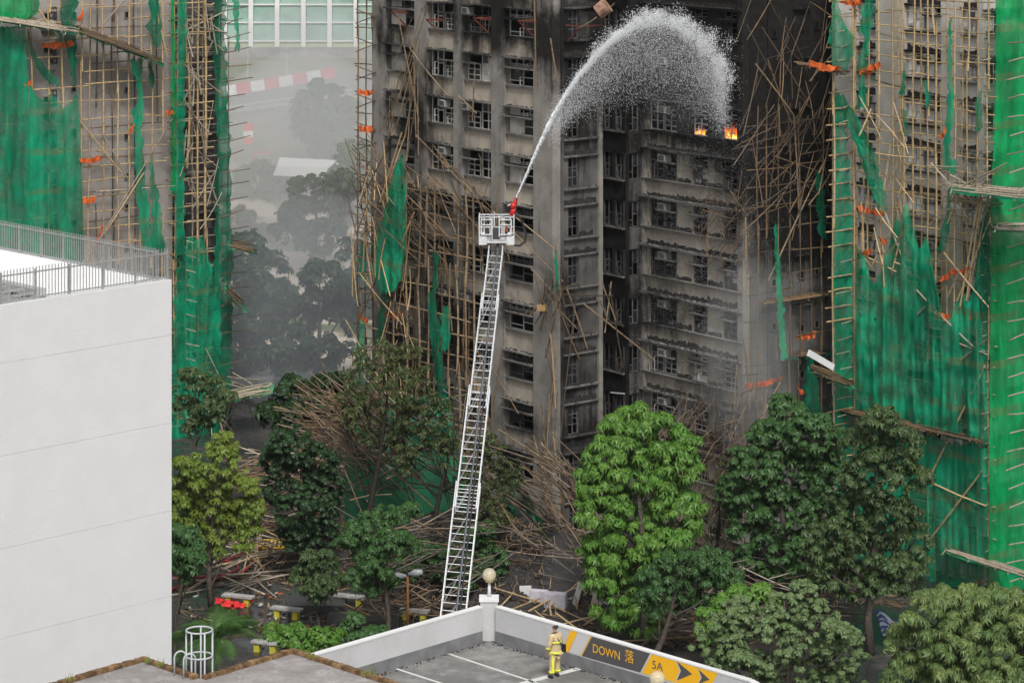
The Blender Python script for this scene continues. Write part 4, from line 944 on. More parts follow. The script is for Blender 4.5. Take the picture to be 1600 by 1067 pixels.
tree('sapling', 'small open shrub in a dark planter beside the concrete benches', 134, [(495,880,32,22),(480,905,24,22),(520,900,22,20),(500,920,28,18)], (500,965), .08, 1000, L_GREY, .26, .09, 6, .4, shell=.3)
tree('broadleaf_tree', 'slender tree with layered foliage between the benches and the ladder', 130, [(600,810,34,20),(640,800,16,14),(570,835,30,20),(610,850,36,22),(545,850,18,14),(590,880,34,22),(560,905,20,16),(600,915,26,18),(635,850,18,20),(570,860,22,18)], (604,985), .13, 4000, L_MID, .25, .08, 6, .45, shell=.3)
tree('leafy_shrub', 'rounded green shrub behind the foot of the ladder', 140, [(665,870,36,24),(640,885,26,20),(700,880,30,24),(740,860,40,34),(770,880,28,24),(730,895,40,20),(750,835,22,18)], (700,925), .12, 3600, L_MID, .24, .09, 6, .3, shell=.6, cat='shrub')
tree('leafy_shrub', 'low broad-leaved bush behind the flat roof by the benches', 124, [(440,996,24,14),(480,990,26,15),(512,998,18,13),(460,1010,34,14),(498,1012,26,12),(424,984,8,7)], (470,1045), .08, 1500, L_BRIGHT, .24, .13, 6, .35, shell=.4, cat='shrub', grow=1.0)
tree('leafy_shrub', 'small bush at the foot of the slender tree', 128, [(560,980,26,18),(585,995,22,14),(555,1000,20,14)], (570,1040), .06, 800, L_MID, .28, .11, 6, .4, shell=.4, cat='shrub')
tree('leafy_shrub', 'patch of low green shrubs under the right-hand trees', 126, [(1150,945,36,22),(1190,935,26,18),(1120,965,26,20),(1105,985,20,16)], (1150,1020), .06, 1300, L_BRIGHT, .26, .11, 6, .35, shell=.4, cat='shrub')
tree('broadleaf_tree', 'sparse young tree in front of the green net beside the white building', 150, [(300,600,30,22),(335,605,28,18),(285,640,24,22),(325,640,28,20),(310,665,24,14),(350,620,16,14)], (288,790), .09, 900, L_GREY, .28, .10, 6, .4, shell=.2)
tree('burnt_tree', 'singed sparse tree tangled with bamboo on the left of the burnt tower', 141, [(590,560,38,30),(640,560,34,30),(560,590,28,28),(610,610,46,34),(660,600,30,30),(570,640,34,28),(640,650,44,32),(600,680,40,26),(690,640,24,28),(670,690,34,24),(545,625,18,22),(540,660,20,16)], (560,860), .18, 1700, L_BURN, .24, .08, 5, .4, bark=M_BARKD, shell=.1)
tree('burnt_tree', 'singed leaning tree right behind the ladder hung with net and vines', 141, [(650,650,26,30),(700,700,24,34),(760,710,30,34),(790,750,26,34),(770,800,26,30),(740,760,24,34),(640,720,22,24)], (655,860), .17, 1300, L_BURN, .22, .07, 5, .5, bark=M_BARKD, shell=.1)
tree('burnt_tree', 'leafless twiggy tree between the bright tree and the dark tree', 139, [(1125,780,30,40),(1110,830,26,36),(1140,740,22,30),(1100,880,20,24)], (1120,930), .12, 260, L_BURN, .2, .06, 4, .4, bark=M_BARKD, shell=.1)
# trees in the smoke beyond the gap
for i, (Y, bl, base, n, lf, lab) in enumerate([
    (196, [(385,400,30,30),(415,430,38,34),(380,450,30,30),(430,470,34,30),(400,500,44,34),(375,540,34,34),(420,555,34,28),(365,580,18,18)], (385,680), 3000, L_DARK, 'dark tree close behind the corner of the left tower'),
    (225, [(490,300,34,30),(520,330,30,34),(465,340,30,28),(500,370,40,28),(450,360,26,20),(530,290,22,20)], (500,440), 2200, L_DARK, 'rounded smoky tree with forked limbs in the middle of the gap'),
    (192, [(500,440,40,30),(460,500,34,28),(530,500,30,30),(500,550,44,28),(450,560,30,26),(540,460,22,24)], (495,600), 2400, L_DARK, 'dark smoky tree low in the gap behind the debris'),
    (170, [(470,620,40,26),(520,610,34,24),(440,650,30,20),(500,650,40,20),(550,640,26,20)], (490,690), 2000, L_DARK, 'low dark tree in the smoke above the bamboo heap'),
    (262, [(500,160,40,34),(540,190,34,36),(480,200,30,28),(520,220,40,30)], (515,250), 2000, L_MID, 'pale hazy tree beside the road on the hill'),
    (250, [(400,280,34,24),(440,300,36,24),(380,310,24,20),(420,330,44,22)], (410,350), 1800, L_MID, 'hazy bush on the slope left of the gap'),
    (240, [(560,250,30,30),(540,270,24,24),(585,300,30,40),(560,330,34,30)], (560,360), 1500, L_MID, 'hazy tree on the slope against the left edge of the burnt tower'),
    (215, [(560,400,30,34),(590,440,26,40),(570,480,26,34)], (570,520), 1200, L_DARK, 'smoky tree just left of the burnt tower'),
    (235, [(440,400,34,24),(400,380,30,24),(370,350,30,26),(470,410,24,20)], (410,440), 1600, L_DARK, 'smoky tree on the lower slope left of the gap')]):
    tree('hillside_tree', lab, Y, bl, base, .22, n, lf, .55, .22, 5, .3, group='trees in the smoke beyond the gap', shell=.45, jitter=3)
# palm
gp = G(335, 1125); gp = Vector(((335-800)/F*112, 112, 0)); palm = empty('palm_tree', gp, 'feathery palm rising beside the caged roof ladder', 'palm tree')
topz = P(335,1000,112); mb = MB(); mb.tube([gp, gp.lerp(topz,.5), topz], [.2,.16,.13], 10); mb.build('trunk', M_BARK, palm, True)
L_PALM = leaf_mat('palm leaf', (.09,.19,.04), (.05,.12,.03))
for i in range(22):
    a = i*2.399; el = random.uniform(.35,1.25); L = random.uniform(2.0,2.9); mb = MB(); pts = []
    for j in range(9):
        t = j/8; r = L*t*math.cos(el*(1-t*.3)); z = L*t*math.sin(el)-1.0*t*t*L*.6
        pts.append(topz+Vector((math.cos(a)*r, math.sin(a)*r, z)))
    mb.tube(pts, [.03*(1-j/9)+.006 for j in range(9)], 4)
    for j in range(1, 34):
        t = j/34; k = t*8; i0 = int(k); p = pts[i0].lerp(pts[min(8,i0+1)], k-i0); dr = (pts[min(8,i0+1)]-pts[i0]).normalized() if i0 < 8 else dr
        side = dr.cross(Vector((0,0,1))).normalized(); l = .62*math.sin(math.pi*(.12+.83*t))
        for s in (-1,1):
            e = p+side*s*l*.8+dr*l*.55+Vector((0,0,-l*.35)); m1 = p.lerp(e,.5)+Vector((0,0,.05)); w_ = dr*.015
            mb.add([p-w_, p+w_, m1+w_*1.4, e, m1-w_*1.4], [(0,1,2,3,4)])
    mb.build('frond', L_PALM, palm)
# ------------------------------------------------------------------ background building and road furniture
gb = empty('glass_building', P(450,85,344), 'long pale green glazed building on the hill at the top of the gap', 'building')
zb0 = P(450,88,340).z
mb = MB(); mb.box((-75,341,9),(40,356,26)); mb.build('body', simple('pale green cladding', (.42,.52,.45), .6, 0, .1, .3), gb)
M_GG = simple('green glazing', (.30,.45,.38), .25, 0, .25, .25, 0); M_GS = simple('pale green spandrel', (.42,.50,.30), .5, 0, .1, .5, 0)
xg = [P(x,0,340).x for x in range(310, 640, 41)]
rows = [(zb0, P(450,65,340).z), (P(450,65,340).z, P(450,36,340).z), (P(450,36,340).z, P(450,8,340).z), (P(450,8,340).z, 21), (21, 24)]
for a, b_ in zip(xg[:-1], xg[1:]):
    for ri, (z0, z1) in enumerate(rows):
        q = MB(); q.box((a+.35,340.5,z0+.1),(b_-.35,340.9,z1-.1)); q.build('pane' if ri else 'spandrel', M_GS if ri == 0 else M_GG, gb)
for x in xg: q = MB(); q.box((x-.3,339.9,zb0-.2),(x+.3,340.98,25)); q.build('column', M_WHITE, gb)
for z0, z1 in rows: q = MB(); q.box((xg[0],340.3,z0-.09),(xg[-1],340.49,z0+.09)); q.build('transom', M_WHITE, gb)
def barrier(px, red, i):
    p = P(px, 158-(px-360)*.19, 308.5); mb = MB(); w = .75
    mb.hexa([(-w,-.28,0),(w,-.28,0),(w,.28,0),(-w,.28,0),(-w,-.12,.95),(w,-.12,.95),(w,.12,.95),(-w,.12,.95)]); mb.box((-w*.9,-.3,.1),(-w*.6,-.2,.25)); mb.box((w*.6,-.3,.1),(w*.9,-.2,.25))
    o = mb.build('road_barrier', simple('red plastic', (.60,.05,.06), .5) if red else M_WHITE, None, local=True); o.location = (p.x, 308.5, terr(p.x,308.5)+.05); o.rotation_euler = (0,-.16 if p.x > -33 else 0,.1)
    o.scale = (1.05,1,1.25)
    return tag(o, ('red' if red else 'white')+' plastic road barrier in the row along the hill road', 'road barrier', 'red road barriers on the hill' if red else 'white road barriers on the hill')
for i in range(9): barrier(338+i*22, i % 2 == 0, i)
gr = empty('guard_rail', P(360,195,286), 'grey steel guard rail along the near side of the hill road', 'guard rail')
for i in range(9): q = MB(); x = -33+i*2.6; zz = terr(x,286); q.box((x,285.9,zz-.1),(x+.15,286.1,zz+1)); q.build('post', M_GALV, gr)
for hh in (.85,.35): q = MB(); q.beam((-33,285.8,terr(-33,286)+hh),(-17,285.8,terr(-17,286)+hh),.12,.28); q.build('rail', M_GALV, gr)
for px, py, lab in ((387,88,'thin grey fence post nearest the left tower on the hill verge'),(448,95,'thin grey post right of the barrier row on the hill verge')):
    p = P(px,py+40,318); q = MB(); q.tube([(p.x,318,9),(p.x,318,14)], .09, 8); q.box((p.x-.18,317.9,13.8),(p.x+.18,318.1,14.05)); tag(q.build('lamp_post', M_GALV), lab, 'post')
q = MB(); p = P(388,226,262); q.box((p.x-.45,262,p.z),(p.x+.45,262.4,p.z+2.0)); q.box((p.x-.46,261.98,p.z+.7),(p.x+.46,262.42,p.z+1.3),1); tag(q.build('marker_post', [simple('orange red', (.75,.10,.05)), M_WHITE]), 'orange and white striped road marker on the hazy slope', 'marker')
q = MB(); p = P(411,265,255)
for dx in (-.8,.8): q.beam((p.x+dx,255,p.z),(p.x+dx,255,p.z+1.6),.12)
for dz in (.1,.8,1.6): q.beam((p.x-.8,255,p.z+dz),(p.x+.8,255,p.z+dz),.12)
tag(q.build('barrier_frame', simple('pink red', (.6,.12,.12))), 'open red barrier frame on the hazy slope', 'barrier')
q = MB(); p = P(478,262,250); q.hexa([(p.x-3,249,p.z-.6),(p.x+3.5,249,p.z-.9),(p.x+3.5,252,p.z-.9),(p.x-3,252,p.z-.6),(p.x-2.6,249,p.z+.3),(p.x+3.2,249,p.z),(p.x+3.2,252,p.z+.4),(p.x-2.6,252,p.z+.7)]); tag(q.build('shed', M_WHITE), 'low white roofed shed on the hazy slope', 'shed')
# ------------------------------------------------------------------ white building
wb_c = Vector((-13.93, 110, 0)); WF = Fac((wb_c.x, wb_c.y), (.707,.707)); WG = Fac((wb_c.x, wb_c.y), (.707,-.707))
zt = P(269,437,110).z
wb = empty('white_building', wb_c, 'windowless white painted building filling the left foreground', 'building')
M_WB = sooty('white rendered wall', (.76,.76,.76), (.73,.73,.73), -.85, streak=.4, fine=.04, sootcol=(.3,.3,.3))
joints = [0]+[WF.z(269, y) for y in (930,797,660,523)][0:4]+[zt]
for a, b_ in zip(joints[:-1], joints[1:]): part(WF, 'wall_panel', -45, -.0, a+.007, b_-.007, 0, .3, M_WB, wb)
part(WF, 'wall', -45, -.01, 0, zt-.02, .02, .32, M_WB, wb)
part(WG, 'side_wall', -30, -.301, 0, zt-.0, .01, .3, M_WB, wb) if False else None
q = MB(); a = WG; 
def WP(u, v, z): return Vector((wb_c.x-.707*u-.707*v, wb_c.y-.707*u+.707*v, z))   # u along the front wall to the left, v along the back-left side
def wbox(name, u0,u1,v0,v1,z0,z1, mat):
    mb = MB(); mb.hexa([WP(u0,v0,z0),WP(u1,v0,z0),WP(u1,v1,z0),WP(u0,v1,z0),WP(u0,v0,z1),WP(u1,v0,z1),WP(u1,v1,z1),WP(u0,v1,z1)]); return mb.build(name, mat, wb)
wbox('side_wall', 0, .3, .325, 40, 0, zt, M_WB)
wbox('roof', .3, 45, .325, 40, zt-1.6, zt-1.3, simple('dirty roof', (.30,.29,.27), .9, 0, .5, 1))
# sloped white inner parapet along the far side
q = MB(); q.hexa([WP(.305,.35,zt-1.3),WP(2.0,.35,zt-1.3),WP(2.0,40,zt-1.3),WP(.305,40,zt-1.3),WP(.305,.35,zt+.02),WP(.7,.35,zt+.02),WP(.7,40,zt+.02),WP(.305,40,zt+.02)]); q.build('parapet', M_WB, wb)
q = MB()
for i in range(14):
    v = 5+i*1.1
    for z in (.3,.55): q.beam(WP(3+random.uniform(0,.2),v,zt-1.3+z),WP(7,v,zt-1.3+z),.09)
    q.beam(WP(3,v,zt-1.3),WP(3,v,zt-.6),.08)
q.build('roof_frame', M_GALV, wb)
q = MB(); q.beam(WP(2.2,6,zt-1.0),WP(2.2,26,zt-1.0),.5,.3); q.build('duct', M_GALV, wb)
rail1 = empty('metal_railing', WP(0.1,.1,zt), 'grey picket railing along the top of the white wall facing the camera', 'railing')
rail2 = empty('metal_railing', WP(.4,.6,zt), 'grey picket railing along the far parapet of the white building', 'railing')
pk = MB(); pk.box((-.013,-.013,0),(.013,.013,1.25)); PK = pk.mesh('picket', M_GALV); ps = MB(); ps.box((-.035,-.035,0),(.035,.035,1.2)); PS = ps.mesh('post', M_GALV)
for i in range(66): inst('picket', PK, rail1, WP(.12+i*.15, .12, zt+.04), math.pi/4)
for i in range(7): inst('post', PS, rail1, WP(.1+i*1.62, .16, zt), math.pi/4)
for zz in (.1,1.08): q = MB(); q.beam(WP(.05,.14,zt+zz),WP(10.5,.14,zt+zz),.05,.05); q.build('rail', M_GALV, rail1)
for i in range(150): inst('picket', PK, rail2, WP(.5, .4+i*.13, zt+.04), math.pi/4)
for i in range(12): inst('post', PS, rail2, WP(.46, .4+i*1.62, zt), math.pi/4)
for zz in (.1,1.12): q = MB(); q.beam(WP(.5,.3,zt+zz),WP(.5,20,zt+zz),.05,.05); q.build('rail', M_GALV, rail2)
# ------------------------------------------------------------------ parking deck
ZD = 11.8; K = G(764,1001,ZD); PLF = Fac((K.x,K.y), (.707,.707)); PRF = Fac((K.x,K.y), (.707,-.707))
pk_ = empty('parking_structure', (K.x,K.y-1,0), 'rooftop parking deck with white parapet walls and worn markings in the foreground', 'car park')
m, nt, b = newmat('worn deck asphalt')
c = mixc(nt, ramp(nt, noise(nt, 1.3, 8, rough=.75), .35, .68), (.15,.147,.14), (.30,.295,.28))
c = mixc(nt, math_(nt, 'MULTIPLY', ramp(nt, noise(nt, .45, 6), .45, .65), .75), c, (.125,.12,.115))
c = mixc(nt, math_(nt, 'MULTIPLY', ramp(nt, noise(nt, .8, 8, rough=.8), .56, .70), .6), c, (.38,.375,.36))
c = mixc(nt, math_(nt, 'MULTIPLY', ramp(nt, noise(nt, 26, 4), .45, .7), .35), c, (.07,.07,.07))
nt.links.new(c, b.inputs['Base Color']); b.inputs['Roughness'].default_value = .85; bump(nt, b, noise(nt, 20, 4), .3, .02); M_DECK = m
q = MB(); A = PLF.at(-40,0,0); B_ = PRF.at(40,0,0); Cc = A+Vector((28,-28,0))
q.add([(K.x,K.y,ZD),(A.x,A.y,ZD),(Cc.x,Cc.y,ZD),(B_.x,B_.y,ZD),(K.x,K.y,ZD-.4),(A.x,A.y,ZD-.4),(Cc.x,Cc.y,ZD-.4),(B_.x,B_.y,ZD-.4)], [(0,1,2,3),(7,6,5,4),(0,4,5,1),(1,5,6,2),(2,6,7,3),(3,7,4,0)])
q.build('deck', M_DECK, pk_)
ZW = 13.06; M_PW = sooty('parapet white', (.58,.58,.59), (.51,.51,.515), -.75, streak=.5, fine=.12, sootcol=(.16,.15,.14)); M_BAND = simple('grey wall band', (.20,.20,.205), .7, 0, .2, 2)
uE = PRF.u(1168)
for nm, f_, u0, u1 in (('l', PLF, -40, -.32), ('r', PRF, .32, uE)):
    part(f_, 'parapet_wall', u0, u1, ZD-.4, ZW-.05, 0, .2, M_PW, pk_); part(f_, 'coping', u0, u1, ZW-.049, ZW, -.015, .22, M_WHITE, pk_)
    part(f_, 'wall_band', u0, u1, ZD+.003, ZD+.42, -.012, -.002, M_BAND, pk_)
PE = PRF.at(uE, 0); PF2 = Fac((PE.x,PE.y), (.42,-.9))
part(PF2, 'parapet_wall', .0, 14, ZD-.4, ZW-.05, 0, .2, M_PW, pk_); part(PF2, 'coping', 0, 14, ZW-.049, ZW, -.015, .22, M_WHITE, pk_)
q = MB(); cx, cy = PLF.at(0,0,.1).x, PLF.at(0,0,.1).y
q.box((K.x-.30,K.y-.02,ZD),(K.x+.30,K.y+.5,ZW+.1)); q.build('corner_pillar', M_PW, pk_); q = MB(); q.box((K.x-.34,K.y-.06,ZW+.101),(K.x+.34,K.y+.54,ZW+.2)); q.build('pillar_cap', M_WHITE, pk_)
def flat_line(a, b_, w, nm='marking'):
    p = G(*a, ZD); q_ = G(*b_, ZD); d = (q_-p).normalized(); s = Vector((-d.y,d.x,0))*w/2; mb = MB()
    mb.add([(p-s)[:2]+(ZD+.005,), (p+s)[:2]+(ZD+.005,), (q_+s)[:2]+(ZD+.005,), (q_-s)[:2]+(ZD+.005,)], [(0,3,2,1)]); mb.build(nm, M_LINE, pk_)
m, nt, b = newmat('worn white line'); c = mixc(nt, ramp(nt, noise(nt, 5, 8, rough=.8), .52, .68), (.62,.62,.60), (.2,.2,.19)); nt.links.new(c, b.inputs['Base Color']); b.inputs['Roughness'].default_value = .8; M_LINE = m
flat_line((692,1018),(900,1087),.11); flat_line((600,1038),(760,1090),.11); flat_line((916,1041),(760,1082),.26); flat_line((690,1019),(560,1056),.0001) if False else None
# grass and moss along the foot of the wall
q = MB()
for i in range(260):
    f_ = random.choice((PLF,PRF)); u = -random.uniform(.3,9) if f_ is PLF else random.uniform(.3,7); p = f_.at(u, ZD+.004, -random.uniform(.0,.22)); s = random.uniform(.01,.035)
    q.hexa([p+Vector((-s,-s,0)),p+Vector((s,-s,0)),p+Vector((s,s,0)),p+Vector((-s,s,0)),p+Vector((-s*.4,-s*.4,s)),p+Vector((s*.4,-s*.3,s)),p+Vector((s*.3,s*.4,s)),p+Vector((-s*.4,s*.4,s))])
o = q.build('grit', M_RUBBLE, pk_); o['kind'] = 'stuff'
# painted sign on the inner face
M_SY = simple('sign yellow', (.95,.50,.01), .6, 0, .05, 1, 0); M_SG = simple('sign grey', (.085,.083,.085), .6, 0, .08, 1, 0); M_SW = simple('sign white', (.62,.60,.60), .6, 0, .04, 1, 0)
def sp(px, py, d):
    v = PRF.pt(px, py, d); v.z = min(v.z, ZW-.056); return v
def panel(name, pts, d, mat):
    mb = MB(); f = [sp(x,y,d) for x,y in pts]; bk = [sp(x,y,d+.003) for x,y in pts]; n = len(f)
    mb.add(f+bk, [tuple(range(n))]+[tuple(range(n,2*n))[::-1]]+[(i,n+i,n+(i+1)%n,(i+1)%n) for i in range(n)]); return mb.build(name, mat, sg)
sg = empty('painted_wall_sign', sp(925,1024,0), 'yellow and grey parking sign with DOWN 落 and 5A arrows painted on the parapet wall', 'sign')
panel('stripe', [(891.4,980.6),(902.4,984),(888,1018.5),(879,1015.5)], -.008, M_SY)
panel('white_field', [(903.4,984.2),(922.4,989.6),(906.8,1023.6),(889,1018.7)], -.008, M_SW)
panel('stripe', [(923,989.8),(924.6,990.2),(908.7,1024.2),(907.2,1023.7)], -.008, M_SY)
panel('grey_field', [(925,990.3),(1015.6,1014.3),(1000.2,1050),(909.2,1024.3)], -.008, M_SG)
panel('white_line', [(1016,1014.4),(1018.2,1015),(1002.6,1050.6),(1000.6,1050.1)], -.008, M_SW)
panel('yellow_field', [(1018.6,1015.1),(1121.6,1043.2),(1106,1080),(1003,1050.7)], -.008, M_SY)
for dx, m_, dd in ((-2.2, M_SW, -.011), (0, M_SG, -.015)):
    panel('arrow', [(1057.8+dx,1031.5),(1081.4,1052.5),(1057.3+dx,1062.4),(1064+dx,1047.5)] if dx == 0 else [(1056.3,1029.8),(1066,1040),(1062,1060.8),(1055,1064),(1062,1047.5)], dd, m_)
    panel('arrow', [(1091+dx,1044.5),(1108.5,1061),(1090.7+dx,1068),(1096.5+dx,1058)] if dx == 0 else [(1089.6,1042.8),(1098,1051.5),(1096,1066),(1088.6,1070),(1095,1058)], dd, m_)
def letter(txt, px, py, h_m, w_m, mat, name='lettering'):
    cu = bpy.data.curves.new('t', 'FONT'); cu.body = txt; cu.size = 1; cu.extrude = 0
    o = bpy.data.objects.new('t', cu); C.objects.link(o); bpy.context.view_layer.update()
    dg = bpy.context.evaluated_depsgraph_get(); me = bpy.data.meshes.new_from_object(o.evaluated_get(dg)); bpy.data.objects.remove(o)
    xs = [v.co.x for v in me.vertices]; ys = [v.co.y for v in me.vertices]
    if not xs: return
    x0, x1, y0, y1 = min(xs), max(xs), min(ys), max(ys)
    w = sp(px, py, -.015); w0 = wloc(sg)
    for v in me.vertices:
        a = (v.co.x-x0)/(x1-x0)*w_m; z = (v.co.y-y0)/(y1-y0)*h_m
        v.co = Vector((w.x-w0[0]+PRF.e[0]*a, w.y-w0[1]+PRF.e[1]*a, w.z-w0[2]+z))
    me.materials.clear(); me.materials.append(mat); ob = bpy.data.objects.new(name, me); C.objects.link(ob); ob.parent = sg
def uw_(x0, x1): return PRF.u(x1)-PRF.u(x0)
letter('DOWN', 926.5, 1018.5, .285, uw_(926.5,968.5), M_SY); letter('落', 976.5, 1033, .42, uw_(976.5,990.5), M_SY); letter('5A', 1019, 1043.5, .27, uw_(1019,1036), M_SG)
# lamps
def globe_lamp(label, p, z0):
    o = empty('globe_lamp', (p.x,p.y,z0), label, 'lamp', 'globe lamps on the parking deck')
    q = MB(); q.tube([(p.x,p.y,z0),(p.x,p.y,p.z-.22)], [.07,.045], 10); q.build('post', M_WHITE, o, True)
    q = MB(); q.lathe([(.02,-.05),(.14,-.04),(.12,.06),(.09,.2),(.0,.22)], (p.x,p.y,p.z-.2)); q.build('lamp_holder', simple('beige fitting', (.55,.48,.32), .5), o, True)
    q = MB(); n = 12; q.lathe([(.24*math.sin(math.pi*i/n)+.0001,-.24*math.cos(math.pi*i/n)) for i in range(n+1)], (p.x,p.y,p.z), 24)
    m, nt, b = newmat('yellowed globe'); b.inputs['Base Color'].default_value = (.85,.80,.62,1); b.inputs['Roughness'].default_value = .15
    tr = N(nt, 'ShaderNodeBsdfTransparent'); mx = N(nt, 'ShaderNodeMixShader'); mx.inputs[0].default_value = .42; nt.links.new(b.outputs[0], mx.inputs[2]); nt.links.new(tr.outputs[0], mx.inputs[1]); nt.links.new(mx.outputs[0], nt.nodes['Material Output'].inputs[0])
    tr.inputs[0].default_value = (.95,.9,.75,1); q.build('globe', m, o, True)
pl = P(764.5,898,K.y+.25); globe_lamp('yellowed globe lamp on the corner pillar of the parking wall', pl, ZW+.2)
globe_lamp('yellowed globe lamp in front of the yellow arrow sign', P(1027,1060,80), ZD+.01)
# ------------------------------------------------------------------ flat roof with brick edge and caged ladder
ZR = 14.5
def R_(px,py): return G(px,py,ZR)
edge = [R_(40,1082), R_(225,1029), R_(313,1059.5), R_(458,1016), R_(612,1066), R_(680,1090)]
rfb = empty('flat_roofed_building', (edge[2].x,edge[2].y,0), 'low flat-roofed building with grey screed and mossy brick edge at the bottom left', 'building')
q = MB(); n = len(edge); back = [Vector((edge[-1].x,60,ZR)), Vector((edge[0].x-4,60,ZR))]; ring = edge+back; n = len(ring)
q.add([tuple(v) for v in ring]+[(v.x,v.y,0) for v in ring], [tuple(range(n))[::-1]]+[(i,(i+1)%n,n+(i+1)%n,n+i) for i in range(n)])
m, nt, b = newmat('cracked roof screed')
c = mixc(nt, ramp(nt, noise(nt, 1.2, 8, rough=.75), .35, .7), (.23,.21,.20), (.36,.34,.33))
vo = nt.nodes.new('ShaderNodeTexVoronoi'); vo.feature = 'DISTANCE_TO_EDGE'; vo.inputs['Scale'].default_value = .55
g = nt.nodes.new('ShaderNodeNewGeometry'); ad = nt.nodes.new('ShaderNodeVectorMath'); ad.operation = 'ADD'; nn = nt.nodes.new('ShaderNodeTexNoise'); nn.inputs['Scale'].default_value = 2; nt.links.new(g.outputs['Position'], nn.inputs['Vector']); nt.links.new(g.outputs['Position'], ad.inputs[0]); nt.links.new(nn.outputs['Color'], ad.inputs[1]); nt.links.new(ad.outputs[0], vo.inputs['Vector'])
c = mixc(nt, math_(nt,'MULTIPLY', ramp(nt, vo.outputs['Distance'], .03, .0), .5), c, (.42,.41,.40))
nt.links.new(c, b.inputs['Base Color']); b.inputs['Roughness'].default_value = .85; q.build('roof', m, rfb)
M_BRK = simple('mossy ochre brick', (.27,.165,.085), .9, 0, .6, 3.5, .6, .6); brks = []
rnd = random.Random(5); bricks = 0; spare = MB()
BR = MB(); BR.box((0,-.11,0),(.20,.11,.11)); BRM = [BR.mesh('brick', M_BRK)]
for j in range(2):
    b2 = MB(); b2.hexa([(0,-.11,0),(.2,-.1,0),(.19,.11,0),(0,.1,0),(.01,-.1,.10+.02*j),(.19,-.09,.11),(.18,.1,.09),(.02,.1,.11)]); BRM.append(b2.mesh('brick', M_BRK))
for a, b_ in zip(edge[:-1], edge[1:]):
    d = (b_-a); L = d.length; d.normalize(); ang = math.atan2(d.y,d.x); s = .02
    while s < L-.2:
        p = a+d*s; p.z = ZR+.002+rnd.uniform(0,.015)
        if bricks < 296: inst('brick', rnd.choice(BRM), rfb, p-Vector((-d.y,d.x,0))*.13, ang+rnd.uniform(-.05,.05)); bricks += 1
        s += .222
# weeds on the edge
q = MB()
for px, py in ((250,1046),(486,1032),(570,1060),(580,1058),(110,1068),(230,1040)):
    c0 = R_(px,py); c0.z = ZR+.1
    for _ in range(14):
        p = c0+Vector((random.uniform(-.12,.12),random.uniform(-.08,.08),0)); e = p+Vector((random.uniform(-.1,.1),random.uniform(-.1,.1),random.uniform(.08,.35))); q.add([p+Vector((-.01,0,0)),p+Vector((.01,0,0)),e],[(0,1,2)])
tag(q.build('weeds', L_YEL), 'small weeds sprouting along the brick roof edge', 'weeds', None, 'stuff')
cg = empty('caged_roof_ladder', R_(300,1056), 'white tubular caged access ladder at the notch of the flat roof', 'ladder')
M_LADW = simple('grey white tube', (.48,.49,.52), .5, 0, .1, 5, 0)
Yc = R_(313,1058).y+.9
cA = P(291,984,Yc); cB = P(332,984,Yc); rr = (cB.x-cA.x)/2; cc = Vector(((cA.x+cB.x)/2, Yc, 0))
zt_ = P(311,984,Yc).z; zl_ = P(311,1024,Yc).z; zz0 = P(311,1050,Yc).z-3
for zz in (zt_, zl_, zl_-.85, zl_-1.7): q = MB(); q.tube([cc+Vector((rr*math.cos(a*math.pi/12), rr*.95*math.sin(a*math.pi/12), zz)) for a in range(25)], .028, 6, cap=False); q.build('hoop', M_LADW, cg, True)
for a in (180,240,300,0,90): q = MB(); e = cc+Vector((rr*math.cos(math.radians(a)), rr*.95*math.sin(math.radians(a)), 0)); q.tube([e+Vector((0,0,zz0)), e+Vector((0,0,zt_))], .028, 6); q.build('upright', M_LADW, cg, True)
for k, px in enumerate((272.5,287)):
    w = 17/F*Yc; zb_ = R_(px,1058+k*5).z; q = MB(); p = R_(px,1055+k*5); top = P(px,1018+k*4,p.y).z; r_ = w/2
    pts = [Vector((p.x,p.y,zb_)), Vector((p.x,p.y,top-r_))]+[Vector((p.x+r_-r_*math.cos(math.pi*t/8), p.y+.15*t/8, top-r_+r_*math.sin(math.pi*t/8))) for t in range(1,9)]+[Vector((p.x+2*r_, p.y+.2, top-1.9))]
    q.tube(pts, .028, 6); q.build('handrail', M_LADW, cg, True)
for i in range(9): q = MB(); z = zz0+.2+i*.3; q.tube([P(277,1000,Yc).xy.to_3d()+Vector((0,0,z)), P(296,1000,Yc).xy.to_3d()+Vector((0,0,z))], .018, 5); q.build('rung', M_LADW, cg)
